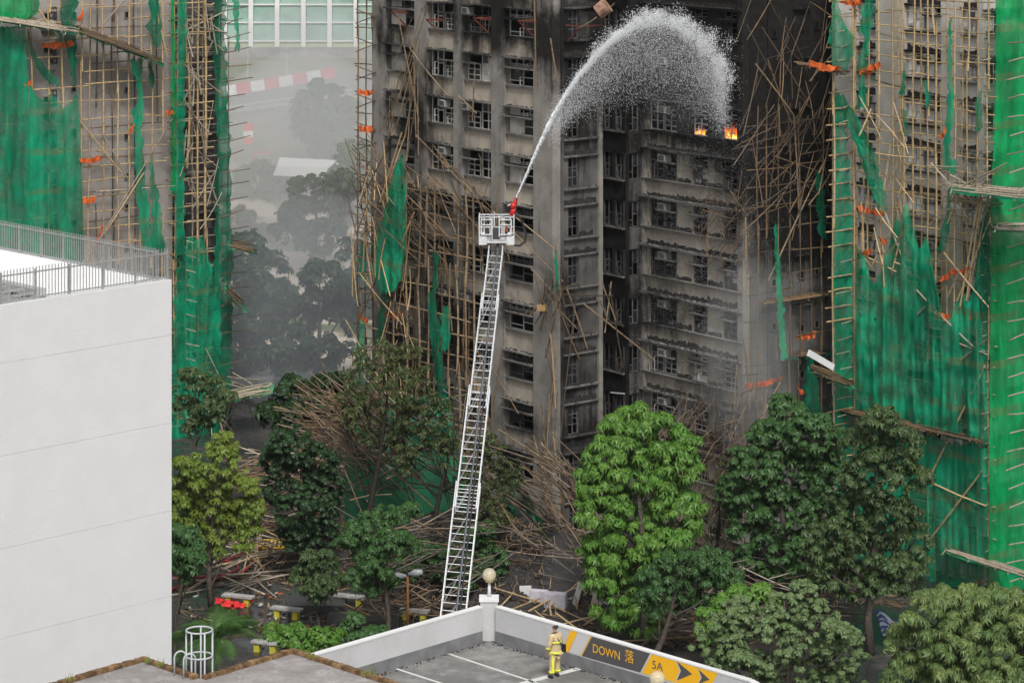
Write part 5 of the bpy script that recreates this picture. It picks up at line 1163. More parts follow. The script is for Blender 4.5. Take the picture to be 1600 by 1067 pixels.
# ------------------------------------------------------------------ aerial ladder
ladder = empty('aerial_ladder', P(708,1020,122), 'long white telescopic fire engine ladder reaching up to a rescue cage', 'ladder')
def lpt(t):   # centre of the boom, 0 bottom .. 1 cage
    px = 704+(777-704)*t; py = 1000+(372-1000)*t; return P(px, py, 121+13*t)
b0 = lpt(0); b1 = lpt(1); ax = (b1-b0).normalized(); sd_ = Vector((1,0,0)); sd_ = (sd_-ax*sd_.dot(ax)).normalized(); nr_ = sd_.cross(ax).normalized()
if nr_.y > 0: nr_ = -nr_          # towards the camera
secs = [(0,.30,.62,.00),(.18,.62,.55,.06),(.45,.86,.47,.12),(.62,1.0,.39,.18)]
secs = [(-.05,.36,.56,.0),(.30,.60,.49,.05),(.55,.84,.41,.10),(.80,1.0,.34,.15)]
for (t0,t1,hw,off) in secs:
    p = b0.lerp(b1,t0); q_ = b0.lerp(b1,t1); dn = -nr_*off
    L = (q_-p).length
    for s in (-1,1):
        q = MB(); a = p+sd_*s*hw+dn; c_ = q_+sd_*s*hw+dn
        q.beam(a, c_, .06, .10, up=nr_); q.build('side_rail', M_ALU, ladder)
        q = MB(); hh = nr_*.42; q.beam(a+hh, c_+hh, .045, .05, up=nr_); q.build('handrail', M_ALU, ladder)
        k = int(L/.55); q = MB()
        for i in range(k):
            x = a.lerp(c_, i/k); y = a.lerp(c_, (i+1)/k)
            q.beam(x, x+hh, .035); q.beam(x+hh, y, .03)
        q.build('bracing', M_ALU, ladder)
    k = int(L/.36)
    for i in range(k):
        x = p.lerp(q_, (i+.5)/k)+dn; q = MB(); q.tube([x-sd_*(hw-.05), x+sd_*(hw-.05)], .022, 5); q.build('rung', M_ALU, ladder)
    q = MB(); k = int(L/1.3)
    for i in range(k):
        x = p.lerp(q_, i/k)+dn-nr_*.06; y = p.lerp(q_, (i+1)/k)+dn-nr_*.06; q.beam(x-sd_*hw*.9, y+sd_*hw*.2, .04)
    q.build('diagonal_brace', M_ALU, ladder)
q = MB(); q.tube([b0+nr_*.1+sd_*.12, b0.lerp(b1,.5)+nr_*.1+sd_*.1, b1+nr_*.1+sd_*.1], [.055,.05,.045], 8); q.build('water_pipe', simple('dark pipe', (.12,.13,.15), .4, .4), ladder)
q = MB(); q.tube([b0.lerp(b1,.0)+nr_*.12+sd_*.28, b0.lerp(b1,.62)+nr_*.0+sd_*.25], .04, 8); q.build('cable', M_BLACK, ladder)
# base turntable, hidden behind the wall but there
q = MB(); bb = b0.lerp(b1,-.05); q.lathe([(0,0),(1.2,0),(1.2,.9),(.7,1.2),(.7,max(1.3,bb.z-.3)),(0,max(1.3,bb.z-.2))], (bb.x,bb.y,0), 20); q.build('turntable', M_RED, ladder)
# cage
Yg = b1.y; ck = empty('rescue_cage', P(776,378,Yg), 'white tubular rescue cage with folded side panels at the ladder tip', 'rescue cage')
M_CAGE = simple('cage white', (.72,.73,.74), .45, .1, .15, 4, .05)
x0, x1 = P(749,0,Yg).x, P(803,0,Yg).x; zA = P(776,376,Yg).z; zB = P(776,336,Yg).z; ya, yb = Yg-.7, Yg+.5
q = MB(); q.box((x0+.05,ya,zA-.02),(x1-.05,yb,zA+.08)); q.build('floor', M_CAGE, ck)
for y_ in (ya,yb):
    for zz in (zA+.12, zB) if y_ == ya else (zA+.6, zB-.05): q = MB(); q.beam((x0,y_,zz),(x1,y_,zz),.05); q.build('rail', M_CAGE, ck)
    for i in (0,.5,1,2.2,2.6,4.6,5,6.3,7) if y_ == ya else (0,3,4,7): q = MB(); x = x0+(x1-x0)*i/7; q.beam((x,y_,zA),(x,y_,zB+(.05 if i%2 else 0)),.05); q.build('upright', M_CAGE, ck)
for x in (x0,x1):
    for zz in (zA+.12, zA+.6, zB): q = MB(); q.beam((x,ya,zz),(x,yb,zz),.055); q.build('rail', M_CAGE, ck)
for a, c_ in ((x0+.1,x0+.62),(x1-.72,x1-.12)):
    for zz in (zA+.42, zA+.9, zB-.12): q = MB(); q.beam((a,ya-.1,zz),(c_,ya-.1,zz),.05); q.build('rail', M_CAGE, ck)
    for x in (a,c_): q = MB(); q.beam((x,ya-.1,zA+.42),(x,ya-.1,zB-.12),.05); q.build('upright', M_CAGE, ck)
for a, c_ in ((x0-.02,x0+.36),(x1-.36,x1+.02)):
    q = MB(); q.box((a,ya-.06,zA-.1),(c_,ya-.005,zA+.34)); q.box((a+.05,ya-.07,zA+.45),(c_-.08,ya-.01,zA+.52)); q.build('guard_panel', M_CAGE, ck)
q = MB(); q.box((x0+.55,ya+.1,zA+.1),(x0+.95,ya+.4,zA+.7)); q.build('control_box', simple('dark grey box', (.06,.06,.07), .5), ck)
q = MB(); q.box((x1-.42,ya-.09,zA+.55),(x1-.3,ya-.071,zA+.85)); q.build('reflector', simple('brown red', (.30,.08,.04)), ck)
# monitor (water cannon), held by the cage
nz = P(803,313,Yg); mo = empty('water_cannon', P(800,338,Yg), 'red water cannon clamped to the right corner of the rescue cage', 'water cannon')
q = MB(); q.tube([P(798,340,Yg), P(801,331,Yg), P(804,325,Yg)], [.09,.14,.1], 10); q.build('mount', M_RED, mo, True)
q = MB(); q.lathe([(.0,-.16),(.13,-.13),(.17,0),(.13,.13),(0,.16)], tuple(P(802,322,Yg)), 14); q.build('swivel', M_RED, mo, True)
q = MB(); q.tube([P(801,324,Yg), P(805,316,Yg), P(807,309,Yg)], [.14,.11,.07], 10); q.build('barrel', M_RED, mo, True)
q = MB(); q.tube([P(797,320,Yg-.1), P(793,322,Yg-.2)], .05, 6); q.build('handle', M_GALV, mo)
hz = MB(); hp = [(806,332),(812,340),(818,352),(822,366),(820,378),(812,384),(804,383),(795,379)]; hz.tube([P(x,y,Yg-.4) for x,y in hp], .055, 8)
tag(hz.build('hose', M_BLACK, None, True), 'black supply hose looping from the water cannon to the cage floor', 'hose')
# ------------------------------------------------------------------ water
m, nt, b = newmat('white water'); b.inputs['Base Color'].default_value = (.92,.94,.96,1); b.inputs['Roughness'].default_value = .25; b.inputs['Specular IOR Level'].default_value = .8; M_WATER = m
JP = [(807,309,0),(822,275,.04),(838,238,.1),(858,195,.17),(880,155,.25),(905,118,.34),(935,82,.44),(965,55,.53),(995,36,.62),(1025,28,.70),(1060,35,.78),(1092,56,.86),(1118,90,.93),(1133,135,1.0)]
def jet(t):
    k = t*(len(JP)-1); i = min(len(JP)-2, int(k)); f = k-i; a, c_ = JP[i], JP[i+1]
    px = a[0]+(c_[0]-a[0])*f; py = a[1]+(c_[1]-a[1])*f; s = a[2]+(c_[2]-a[2])*f
    return px, py, Yg+s*9.5
def drops(pos, size):
    n = len(pos); T = np.array([(1,1,1),(1,-1,-1),(-1,1,-1),(-1,-1,1)])*.7; ang = RNG.uniform(0,6.28,n)
    ca, sa = np.cos(ang), np.sin(ang); Z = np.zeros(n); O = np.ones(n)
    R = np.stack([np.stack([ca,-sa,Z],1), np.stack([sa,ca,Z],1), np.stack([Z,Z,O],1)],1)
    V = np.einsum('nij,kj->nki', R, T)*size[:,None,None]+pos[:,None,:]
    V[:,:,2] += (V[:,:,2]-pos[:,None,2])*.5
    Fc = (np.array([(0,1,2),(0,3,1),(0,2,3),(1,3,2)])[None]+np.arange(n)[:,None,None]*4).reshape(-1,3); return V.reshape(-1,3), Fc
pos = []; sz = []
rr_ = random.Random(3)
k_ = 0
while k_ < 17000:     # the jet itself, a ragged rope that opens into tufts
    t = rr_.random(); px, py, Y = jet(t); w = .9+9*min(1,t*1.5)**1.4; w = w if t < .6 else 10+60*(t-.6)
    a = rr_.gauss(0,.42); bb_ = rr_.gauss(0,.42)
    if t > .08 and MN.noise(Vector((t*34+a*2, a*2.2, bb_*2.2)))+.16 < rr_.random()*.25*(t+.3): continue
    k_ += 1
    p = P(px+a*w, py+bb_*w+abs(rr_.gauss(0,1))*7*t*t, Y+rr_.gauss(0,.15+.7*t)); pos.append(p); sz.append(rr_.uniform(.008,.028)*(1.35-.75*t))
tufts = [(rr_.uniform(.45,1), rr_.gauss(0,9), rr_.gauss(-3,6), rr_.uniform(3,8)) for _ in range(80)]
for _ in range(11000):     # ragged tufts on the outside of the arc
    t, dx, dy, r_ = tufts[rr_.randrange(80)]; px, py, Y = jet(t); pos.append(P(px+dx+rr_.gauss(0,r_), py+dy+rr_.gauss(0,r_), Y+rr_.gauss(0,.5))); sz.append(rr_.uniform(.007,.022))
for _ in range(42000):     # spray falling from the arc
    t = .22+.78*rr_.random()**.75; px, py, Y = jet(t); fall = rr_.random()**1.25*rr_.uniform(60,(200-py)*1.05+10)*(.55+.45*t)
    px2 = px+rr_.gauss(0,6)+fall*.10*(1-t); p = P(px2, py+fall+rr_.gauss(0,6), Y+rr_.gauss(0,.8)); pos.append(p); sz.append(rr_.uniform(.005,.015))
for _ in range(16000):     # fine drizzle in front of the right face
    px = rr_.gauss(1105,60); py = 170+rr_.random()**.8*490; Y = 142.5+rr_.uniform(-1.5,1.5)
    if px < 985: continue
    pos.append(P(px,py,Y)); sz.append(rr_.uniform(.004,.009))
pos = np.array([tuple(p) for p in pos]); sz = np.array(sz); o0 = np.array(P(803,325,Yg)); V, Fc = drops(pos-o0, sz)
wj = bpy.data.objects.new('water_jet', arrays_mesh('water_jet', V, Fc, M_WATER)); C.objects.link(wj); wj.location = tuple(o0)
tag(wj, 'arching white water jet and falling spray from the ladder cannon', 'water jet', None, 'stuff')
# solid core near the nozzle
q = MB(); ts = [i/40*.40 for i in range(41)]; q.tube([P(*jet(t)) for t in ts], [.04+.13*min(1,t/.3)*(1 if t<.25 else max(.05,1-(t-.25)/.15)) for t in ts], 8)
m, nt, b = newmat('water stream'); b.inputs['Base Color'].default_value = (.9,.92,.94,1); b.inputs['Roughness'].default_value = .3; tr = N(nt,'ShaderNodeBsdfTransparent'); mx = N(nt,'ShaderNodeMixShader')
nt.links.new(b.outputs[0], mx.inputs[2]); nt.links.new(tr.outputs[0], mx.inputs[1]); nt.links.new(ramp(nt, noise(nt, 5, 5), .35, .6), mx.inputs[0]); nt.links.new(mx.outputs[0], nt.nodes['Material Output'].inputs[0])
tag(q.build('water_stream', m, None, True), 'solid white core of the water jet leaving the cannon', 'water', None, 'stuff')
# ------------------------------------------------------------------ plaza: benches, planters, debris
def bench(label, px, py, L=1.55, ang=-.32):
    p = G(px, py); o = empty('concrete_bench', p, label, 'bench', 'concrete benches on the wet plaza')
    def T(x,y,z): return Vector((p.x+x*math.cos(ang)-y*math.sin(ang), p.y+x*math.sin(ang)+y*math.cos(ang), z))
    def bx(nm, x0,x1,y0,y1,z0,z1,mt):
        q = MB(); q.hexa([T(x0,y0,z0),T(x1,y0,z0),T(x1,y1,z0),T(x0,y1,z0),T(x0,y0,z1),T(x1,y0,z1),T(x1,y1,z1),T(x0,y1,z1)]); q.build(nm, mt, o)
    bx('seat', -L/2,L/2,-.24,.24,.42,.52, simple('bench concrete', (.40,.40,.38), .8, 0, .3, 3))
    for s in (-1,1): bx('leg', s*L*.30-.14,s*L*.30+.14,-.17,.17,0,.419, simple('bench yellow', (.55,.50,.06), .7, 0, .2, 3))
bench('concrete bench with yellow legs beside the red pile', 372, 945, 1.7); bench('concrete bench with yellow legs in the wet middle of the plaza', 448, 965, 1.65)
bench('concrete bench with yellow legs right of the dark planter', 547, 945, 1.7); bench('concrete bench half hidden above the parking wall', 556, 996, 1.7); bench('concrete bench leaning under the street lamp', 648, 968, 1.5, -.25)
bench('concrete bench low beside the palm fronds', 415, 1018, 1.4)
q = MB()
for i in range(26):
    p = G(362+random.gauss(0,11), 948+random.gauss(0,4)); p.z = .03+random.random()*.25; s = random.uniform(.06,.2)
    q.hexa([p+Vector((-s,-s*.6,0)),p+Vector((s,-s*.5,0)),p+Vector((s,s*.6,.05)),p+Vector((-s,s*.5,0)),p+Vector((-s*.6,-s*.4,.1)),p+Vector((s*.8,-s*.3,.12)),p+Vector((s*.7,s*.5,.1)),p+Vector((-s,s*.3,.14))])
tag(q.build('red_cloth_pile', simple('bright red cloth', (.70,.02,.02), .6)), 'bright red crumpled pile under a concrete bench', 'pile')
q = MB(); p = G(372,1030); q.lathe([(0,0),(1.5,0),(1.6,.1),(1.6,.9),(1.3,1.0),(1.2,.8),(0,.8)], (p.x+3,p.y-9,0), 24); tag(q.build('planter', simple('white planter', (.55,.55,.53))), 'round white planter rim behind the palm fronds', 'planter')
def planter(label, px, py, w, hgt, dd, ang, mat):
    p = G(px,py); o = empty('foam_planter', p, label, 'planter box', 'pale lilac boxes on the debris')
    def T(x,y,z): return Vector((p.x+x*math.cos(ang)-y*math.sin(ang), p.y+x*math.sin(ang)+y*math.cos(ang), z))
    def bx(nm, x0,x1,y0,y1,z0,z1,mt):
        q = MB(); q.hexa([T(x0,y0,z0),T(x1,y0,z0),T(x1,y1,z0),T(x0,y1,z0),T(x0,y0,z1),T(x1,y0,z1),T(x1,y1,z1),T(x0,y1,z1)]); q.build(nm, mt, o)
    bx('box', -w/2,w/2,-dd/2,dd/2,.05,hgt,mat); n = max(3,int(w/.3))
    for i in range(n): bx('rib', -w/2+w*(i+.2)/n,-w/2+w*(i+.45)/n,-dd/2-.03,-dd/2-.001,.05,hgt-.05,mat)
M_LIL = simple('lilac foam', (.60,.56,.62), .7, 0, .15, 3)
planter('white box at the left end of the broken planter row', 822, 935, .6, .7, .5, -.2, M_WHITE); planter('lilac box in the middle of the planter row', 842, 940, .9, .6, .5, -.3, M_LIL); planter('largest lilac ribbed box beside the small rubble heap', 868, 949, 1.1, .75, .6, -.2, M_LIL); planter('lilac box half hidden by the bright green tree', 938, 943, .8, .6, .5, 0, M_LIL)
q = MB(); p = G(904,945); q.beam((p.x-.2,p.y,.0),(p.x+.1,p.y+.1,1.1),.6,.05); tag(q.build('foam_sheet', M_WHITE), 'white rectangular board propped upright on the debris', 'board')
q = MB(); p = G(930,925); q.beam((p.x-.2,p.y,.6),(p.x+.3,p.y+.1,1.0),.4,.05); tag(q.build('foam_sheet', M_WHITE), 'small tilted white board beside the bright tree', 'board')
# street lamp
sl = empty('street_lamp', G(637,985), 'orange posted street lamp with two grey heads between the benches', 'street lamp')
p = G(637,985); tp = P(637,900,p.y); q = MB(); q.tube([p, tp], [.07,.05], 8); q.build('post', simple('rusty orange post', (.42,.17,.05), .7), sl, True)
for a, c_ in (((638,897),(660,893)),((635,900),(610,899))): q = MB(); q.tube([P(*a,p.y), P((a[0]+c_[0])/2,(a[1]+c_[1])/2,p.y-.1), P(*c_,p.y-.2)], [.08,.19,.12], 8); q.build('lamp_head', simple('lamp head grey', (.40,.41,.43), .4), sl, True)
# tarpaulin, barriers
q = MB(); n = 10
for i in range(n+1):
    for j in range(n+1):
        p = P(1368+58*i/n+j*1.2, 955+i*1.8+38*j/n, 133-1.5*j/n); q.v.append((p.x,p.y,max(.1,p.z+random.uniform(-.08,.08)+.15*math.sin(i))))
for i in range(n):
    for j in range(n): a = i*(n+1)+j; q.f.append((a,a+1,a+n+2,a+n+1)); q.m.append(j % 2)
tag(q.build('striped_tarpaulin', [simple('blue stripe', (.05,.08,.25), .6), simple('white stripe', (.45,.47,.52), .6)], None, True), 'blue and white striped tarpaulin slumped under the right-hand trees', 'tarpaulin')
def ybar(label, px, py, s=1.0, tilt=0):
    p = G(px,py); o = empty('crowd_barrier', p, label, 'barrier', 'yellow barriers'); w = .7*s
    for nm, a, c_ in [('frame',(-w,0,.1),(-w,0,.95)),('frame',(w,0,.1),(w,0,.95)),('frame',(-w,0,.95),(w,0,.95)),('frame',(-w,0,.2),(w,0,.2))]+[('bar',(-w+2*w*i/7,0,.2),(-w+2*w*i/7,0,.95)) for i in range(1,7)]:
        q = MB(); def_ = lambda v: p+Vector((v[0], v[1]+v[2]*math.sin(tilt), v[2]*math.cos(tilt)+.1)); q.beam(def_(a), def_(c_), .06); q.build(nm, M_YELLOW, o)
ybar('yellow barrier lying flat on the bamboo litter', 432, 862, 1.1, 1.2); ybar('yellow barrier upright by the dark round tree', 535, 850, .8, .3); ybar('yellow barrier behind the ladder foot', 752, 905, .9, .1)
# hoses
def hose(label, pts, r=.06):
    P_ = [G(x,y)+Vector((0,0,.08)) for x,y in pts]; out = []
    for i in range(len(P_)-1):
        p0 = P_[max(0,i-1)]; p1 = P_[i]; p2 = P_[i+1]; p3 = P_[min(len(P_)-1,i+2)]
        for k in range(6):
            t = k/6; out.append(.5*((2*p1)+(-p0+p2)*t+(2*p0-5*p1+4*p2-p3)*t*t+(-p0+3*p1-3*p2+p3)*t**3))
    out.append(P_[-1]); q = MB(); q.tube(out, r, 6); tag(q.build('fire_hose', simple('red hose', (.28,.03,.03), .6), None, True), label, 'hose', 'red fire hoses on the plaza')
hose('bright red fire hose running from the white building towards the debris', [(262,925),(300,912),(340,905),(380,895),(405,870),(425,862),(450,856),(475,848)], .085)
hose('red fire hose looping above the bright one', [(265,905),(310,903),(350,900),(372,888),(345,876),(300,872),(262,868)])
hose('thin red fire hose along the upper edge of the plaza', [(262,885),(300,892),(345,880),(400,860),(440,858)])
hose('short red fire hose by the palm', [(385,975),(405,985),(425,992),(440,998)])
hose('red fire hose end by the parking wall', [(488,1005),(505,1010),(525,1013)])
# loose fallen poles
def loose(n, box, label, hmax=.6, kind='t', L=(1.5,4.5), r=(.035,.055), lift=True, ang=None):
    x0,y0,x1,y1 = box; grp = label
    for _ in range(n):
        p = G(random.uniform(x0,x1), random.uniform(y0,y1)); p.z = random.uniform(.05,hmax); a = random.uniform(0,math.pi) if ang is None else random.gauss(*ang); l = random.uniform(*L)/2
        v = Vector((math.cos(a)*l, math.sin(a)*l, random.uniform(0,.35)*l if lift else 0)); q0 = p-v; q1 = p+v; q0.z = max(.04,q0.z); q1.z = max(.04,q1.z)
        o = pole(None, q0, q1, random.uniform(*r), kind, name='fallen_bamboo_pole'); tag(o, label, 'bamboo pole', grp)
loose(70, (380,760,470,890), 'fallen bamboo pole in the litter left of the dark round tree', .4, 't'); loose(40, (270,850,420,930), 'fallen bamboo pole near the red fire hoses', .25, 'g')
loose(44, (780,850,960,990), 'fallen bamboo pole on the ground behind the firefighter', .5, 't'); loose(40, (560,870,700,980), 'fallen bamboo pole around the street lamp', .5, 'b'); loose(30, (1020,930,1110,1010), 'fallen bamboo pole under the bright green tree', .5, 'b')
def heap(label, box, n, top, Y0, Y1, ang=(0,40), L=(2,6), kind=None, seed=1, r=(.026,.050)):
    """a heap of poles; box in the picture, height follows a mound profile"""
    x0,y0,x1,y1 = box; mb = MB()
    for _ in range(n):
        px = random.uniform(x0,x1); py = random.uniform(y0,y1); Y = random.uniform(Y0,Y1); p = P(px,py,Y)
        a = math.radians(random.gauss(*ang)); l = random.uniform(*L)/2; yaw = random.uniform(-.7,.7)
        v = Vector((math.cos(a)*math.cos(yaw)*l, math.sin(yaw)*l, math.sin(a)*l)); a_, b_ = p-v, p+v
        a_.z = max(.03,a_.z); b_.z = max(.03,b_.z); rad = random.uniform(*r)
        mb.tube([a_, (a_+b_)/2+Vector((random.uniform(-.12,.12),0,random.uniform(-.12,.12))), b_], [rad,rad*.95,rad*.75], 5, random.choice((0,1,1,1)), cap=False)
    o = mb.build('bamboo_debris', [kind or M_BAMD, M_BAMB]); tag(o, label, 'debris', None, 'stuff'); return o
def mound(mb, c, rx, ry, h, n=18):
    k = len(mb.v)
    for i in range(n+1):
        for j in range(n+1):
            u = i/n*2-1; v = j/n*2-1; rr = u*u+v*v; z = h*max(0,1-rr)**.8*(1+random.uniform(-.2,.2)); mb.v.append((c.x+u*rx, c.y+v*ry, z-.03))
    for i in range(n):
        for j in range(n): a = k+i*(n+1)+j; mb.f.append((a,a+n+1,a+n+2,a+1)); mb.m.append(0)
q = MB(); mound(q, P(800,0,143), 5.5, 4, 3.2); mound(q, P(570,0,146), 5.0, 4, 1.6); mound(q, P(690,0,144), 5, 4, 3); mound(q, P(880,0,144), 4, 3, 1.3); mound(q, P(430,0,160), 5, 9, 1.2); mound(q, P(1180,0,141), 7, 3, 2.0)
tag(q.build('rubble_mounds', M_RUBBLE), 'dark rubble mounds under the fallen bamboo at the tower foot', 'rubble', None, 'stuff')
heap('heap of broken bamboo spilling left from the foot of the burnt tower', (480,615,620,725), 170, 0, 143, 150, (-25,22), (2,5), seed=2, r=(.022,.04))
heap('tangled bamboo curtain leaning behind the ladder on the burnt tower', (540,620,740,780), 110, 0, 142, 147, (-35,35), (1.5,5))
heap('big heap of fallen bamboo right of the ladder at the tower foot', (750,715,910,870), 120, 0, 140, 146, (-38,18), (2,6.5))
heap('bamboo poles littering the ground below the tower corner', (770,820,960,960), 110, 0, 139.5, 144, (-10,25), (1.5,5))
heap('bamboo litter between the ladder and the left shrubs', (560,800,760,960), 150, 0, 134, 142, (5,20), (1,4))
heap('flattened bamboo litter strewn across the left plaza', (380,700,520,880), 260, 0, 142, 165, (0,14), (1,4), kind=M_BAMG)
heap('dark bamboo litter along the right plaza', (1020,880,1300,1000), 180, 0, 130, 140, (0,16), (1,4), kind=M_BAMG)
heap('scorched twigs matted on the foot of the right face', (1030,640,1180,860), 160, 0, 141, 145, (60,30), (.8,3), kind=M_BAMB, r=(.012,.03))
# short sticks and chips lying over mounds and plaza
q = MB()
MN_ = [(P(800,0,143),5.5,4,3.2),(P(570,0,146),5,4,1.6),(P(690,0,144),5,4,3),(P(880,0,144),4,3,1.3),(P(430,0,160),5,9,1.2),(P(1180,0,141),7,3,2.0)]
def gz(x, y): return max([0]+[h*max(0,1-((x-c.x)/rx)**2-((y-c.y)/ry)**2)**.8 for c,rx,ry,h in MN_])
for _ in range(3200):
    if random.random() < .55: c,rx,ry,h = random.choice(MN_); x = c.x+random.uniform(-1.1,1.1)*rx; y = c.y+random.uniform(-1.1,.7)*ry
    else: p = G(random.choice((random.uniform(275,560),random.uniform(560,960),random.uniform(1000,1300))), random.uniform(845,1010)); x, y = p.x, p.y
    a = random.uniform(0,6.28); l = random.uniform(.15,.9); z = gz(x,y)+.03; e = Vector((x+math.cos(a)*l, y+math.sin(a)*l, 0)); e.z = gz(e.x,e.y)+random.uniform(.03,.25); w = random.uniform(.015,.05)
    q.beam((x,y,z), e, w, w*random.choice((1,1,.4)), random.choice((0,0,1,1,1,2)))
tag(q.build('splintered_litter', [M_BAMD, M_BAMB, M_RUBBLE]), 'short bamboo splinters and chips carpeting the rubble and the wet plaza', 'debris', None, 'stuff')
# litter scraps
q = MB()
for _ in range(800):
    px = random.choice([random.uniform(272,560), random.uniform(560,960), random.uniform(1010,1130)]); py = random.uniform(850,1010); p = G(px,py); s = random.uniform(.03,.16); p.z = random.uniform(.02,.12); a = random.random()*6
    vx = Vector((math.cos(a)*s,math.sin(a)*s,random.uniform(-.02,.04))); vy = Vector((-math.sin(a)*s*.6,math.cos(a)*s*.6,.02)); q.add([p-vx-vy,p+vx-vy,p+vx+vy,p-vx+vy],[(0,1,2,3)], random.choice((0,0,1,2,4,4,4,4,4)))
tag(q.build('litter', [simple('dirty paper', (.40,.39,.37), .8, 0, .3, 6), simple('dull orange scrap', (.35,.09,.03), .8, 0, .4, 6), M_NETD, M_RED, M_RUBBLE]), 'scattered scraps of paper, net and cloth on the wet ground', 'litter', None, 'stuff')
q = MB(); q.box((-9.2,147.6,0),(-2.6,147.8,5.4)); tag(q.build('hoarding', simple('green hoarding', (.025,.22,.10), .6, 0, .4, 1)), 'green hoarding panel behind the tree trunks at the foot of the tower', 'hoarding')
q = MB()
p = G(495,955); q.box((p.x-1.5,p.y-.2,0),(p.x+1.4,p.y+2.4,.35)); tag(q.build('planter_bed', simple('wet kerb', (.05,.05,.05), .4)), 'low black kerbed planting bed around the open shrub', 'planter')
q = MB()
p = G(560,978); q.box((p.x-1.6,p.y-.2,0),(p.x+2,p.y+1.4,.3)); tag(q.build('planter_bed', simple('wet kerb', (.05,.05,.05), .4)), 'low black kerbed planting bed around the slender tree', 'planter')
flush_extra()
# ------------------------------------------------------------------ firefighter
ff0 = G(867.5,1058,ZD); ff = empty('person', ff0, 'firefighter in tan turnout suit with yellow reflective bands seen from behind on the parking deck', 'person')
FA = math.radians(138)      # facing direction: up and to the left
fw = Vector((math.cos(FA), math.sin(FA), 0)); rt_ = Vector((fw.y,-fw.x,0))
def H(f, r, z): return Vector((fw.x*f+rt_.x*r, fw.y*f+rt_.y*r, z))
def skin(name, verts, edges, mat, parent, sub_=2, root=0):
    me = bpy.data.meshes.new(name); me.from_pydata([tuple(v[0]) for v in verts], edges, []); me.materials.append(mat)
    o = bpy.data.objects.new(name, me); C.objects.link(o); o.parent = parent
    md = o.modifiers.new('skin','SKIN'); md.use_smooth_shade = True
    for i, v in enumerate(verts):
        sv = me.skin_vertices[0].data[i]; sv.radius = v[1] if isinstance(v[1], tuple) else (v[1], v[1]); sv.use_root = (i == root)
    s = o.modifiers.new('sub','SUBSURF'); s.levels = sub_; s.render_levels = sub_; return o
M_SKIN = simple('skin', (.42,.24,.16), .5, 0, .05, 5, 0); M_TAN = simple('tan turnout cloth', (.60,.47,.28), .85, 0, .25, 7, .4); M_REF = simple('reflective yellow', (.72,.80,.05), .5, 0, .08, 8, 0); M_BOOT = simple('black boot', (.02,.02,.02), .4)
bv = [(H(0,0,.96),.10),(H(0,0,1.15),.11),(H(0,0,1.35),.12),(H(0,0,1.46),.09),(H(.01,0,1.52),.055),(H(.02,0,1.60),.085),(H(.03,0,1.68),.09),(H(.02,0,1.735),.05),
      (H(0,.18,1.40),.065),(H(.0,.26,1.15),.05),(H(.12,.25,.93),.038),(H(0,-.18,1.40),.065),(H(0,-.27,1.15),.05),(H(.08,-.27,.92),.038),
      (H(0,.10,.88),.065),(H(.02,.11,.5),.065),(H(0,.12,.1),.045),(H(0,-.10,.88),.065),(H(.02,-.13,.5),.065),(H(.02,-.14,.1),.045)]
skin('body', bv, [(0,1),(1,2),(2,3),(3,4),(4,5),(5,6),(6,7),(2,8),(8,9),(9,10),(2,11),(11,12),(12,13),(0,14),(14,15),(15,16),(0,17),(17,18),(18,19)], M_SKIN, ff)
cv = [(H(0,0,.76),(.22,.19)),(H(0,0,.84),(.22,.19)),(H(0,0,1.0),(.21,.18)),(H(-.01,0,1.22),(.20,.17)),(H(-.01,0,1.38),(.19,.15)),(H(0,0,1.47),(.10,.09)),(H(0,.20,1.39),.10),(H(-.01,.28,1.15),.083),(H(.12,.27,.95),.066),(H(0,-.20,1.39),.10),(H(-.01,-.29,1.15),.083),(H(.08,-.28,.94),.066)]
skin('coat', cv, [(0,1),(1,2),(2,3),(3,4),(4,5),(4,6),(6,7),(7,8),(4,9),(9,10),(10,11)], M_TAN, ff, 2, 2)
tv = [(H(0,0,.90),(.19,.165)),(H(0,.11,.74),.125),(H(.02,.12,.45),.10),(H(0,.13,.12),.088),(H(0,-.11,.74),.125),(H(.02,-.14,.45),.10),(H(.02,-.15,.12),.088)]
skin('trousers', tv, [(0,1),(1,2),(2,3),(0,4),(4,5),(5,6)], M_TAN, ff)
for s, fx in ((.13,0),(-.15,.02)): skin('boot', [(H(fx-.06,s,.07),.06),(H(fx+.06,s,.055),.055),(H(fx+.17,s*1.05,.045),.045)], [(0,1),(1,2)], M_BOOT, ff, 2)
skin('hair', [(H(-.03,0,1.62),.085),(H(-.025,0,1.69),.105),(H(-.005,0,1.745),.085)], [(0,1),(1,2)], simple('short dark hair', (.035,.035,.04), .6), ff)
fc = MB(); c0 = H(.105,0,1.645); fc.tube([c0, c0+H(.04,0,-.015)], [.018,.012], 6); 
for s in (-1,1): fc.tube([H(.02,s*.088,1.63), H(.02,s*.088,1.67)], .015, 6)
o = MB(); o.v = fc.v; o.f = fc.f; o.m = fc.m; ob = bpy.data.objects.new('nose_and_ears', o.mesh('nose_and_ears', M_SKIN, True)); C.objects.link(ob); ob.parent = ff
for s in (-1,1):
    e = MB(); e.tube([H(.10,s*.032,1.67), H(.113,s*.032,1.67)], .011, 8); ob = bpy.data.objects.new('eye', e.mesh('eye', M_BLACK, True)); C.objects.link(ob); ob.parent = ff
e = MB(); e.tube([H(.108,-.025,1.605), H(.112,0,1.602), H(.108,.025,1.605)], .006, 5); ob = bpy.data.objects.new('mouth', e.mesh('mouth', simple('lip', (.3,.12,.1)), True)); C.objects.link(ob); ob.parent = ff
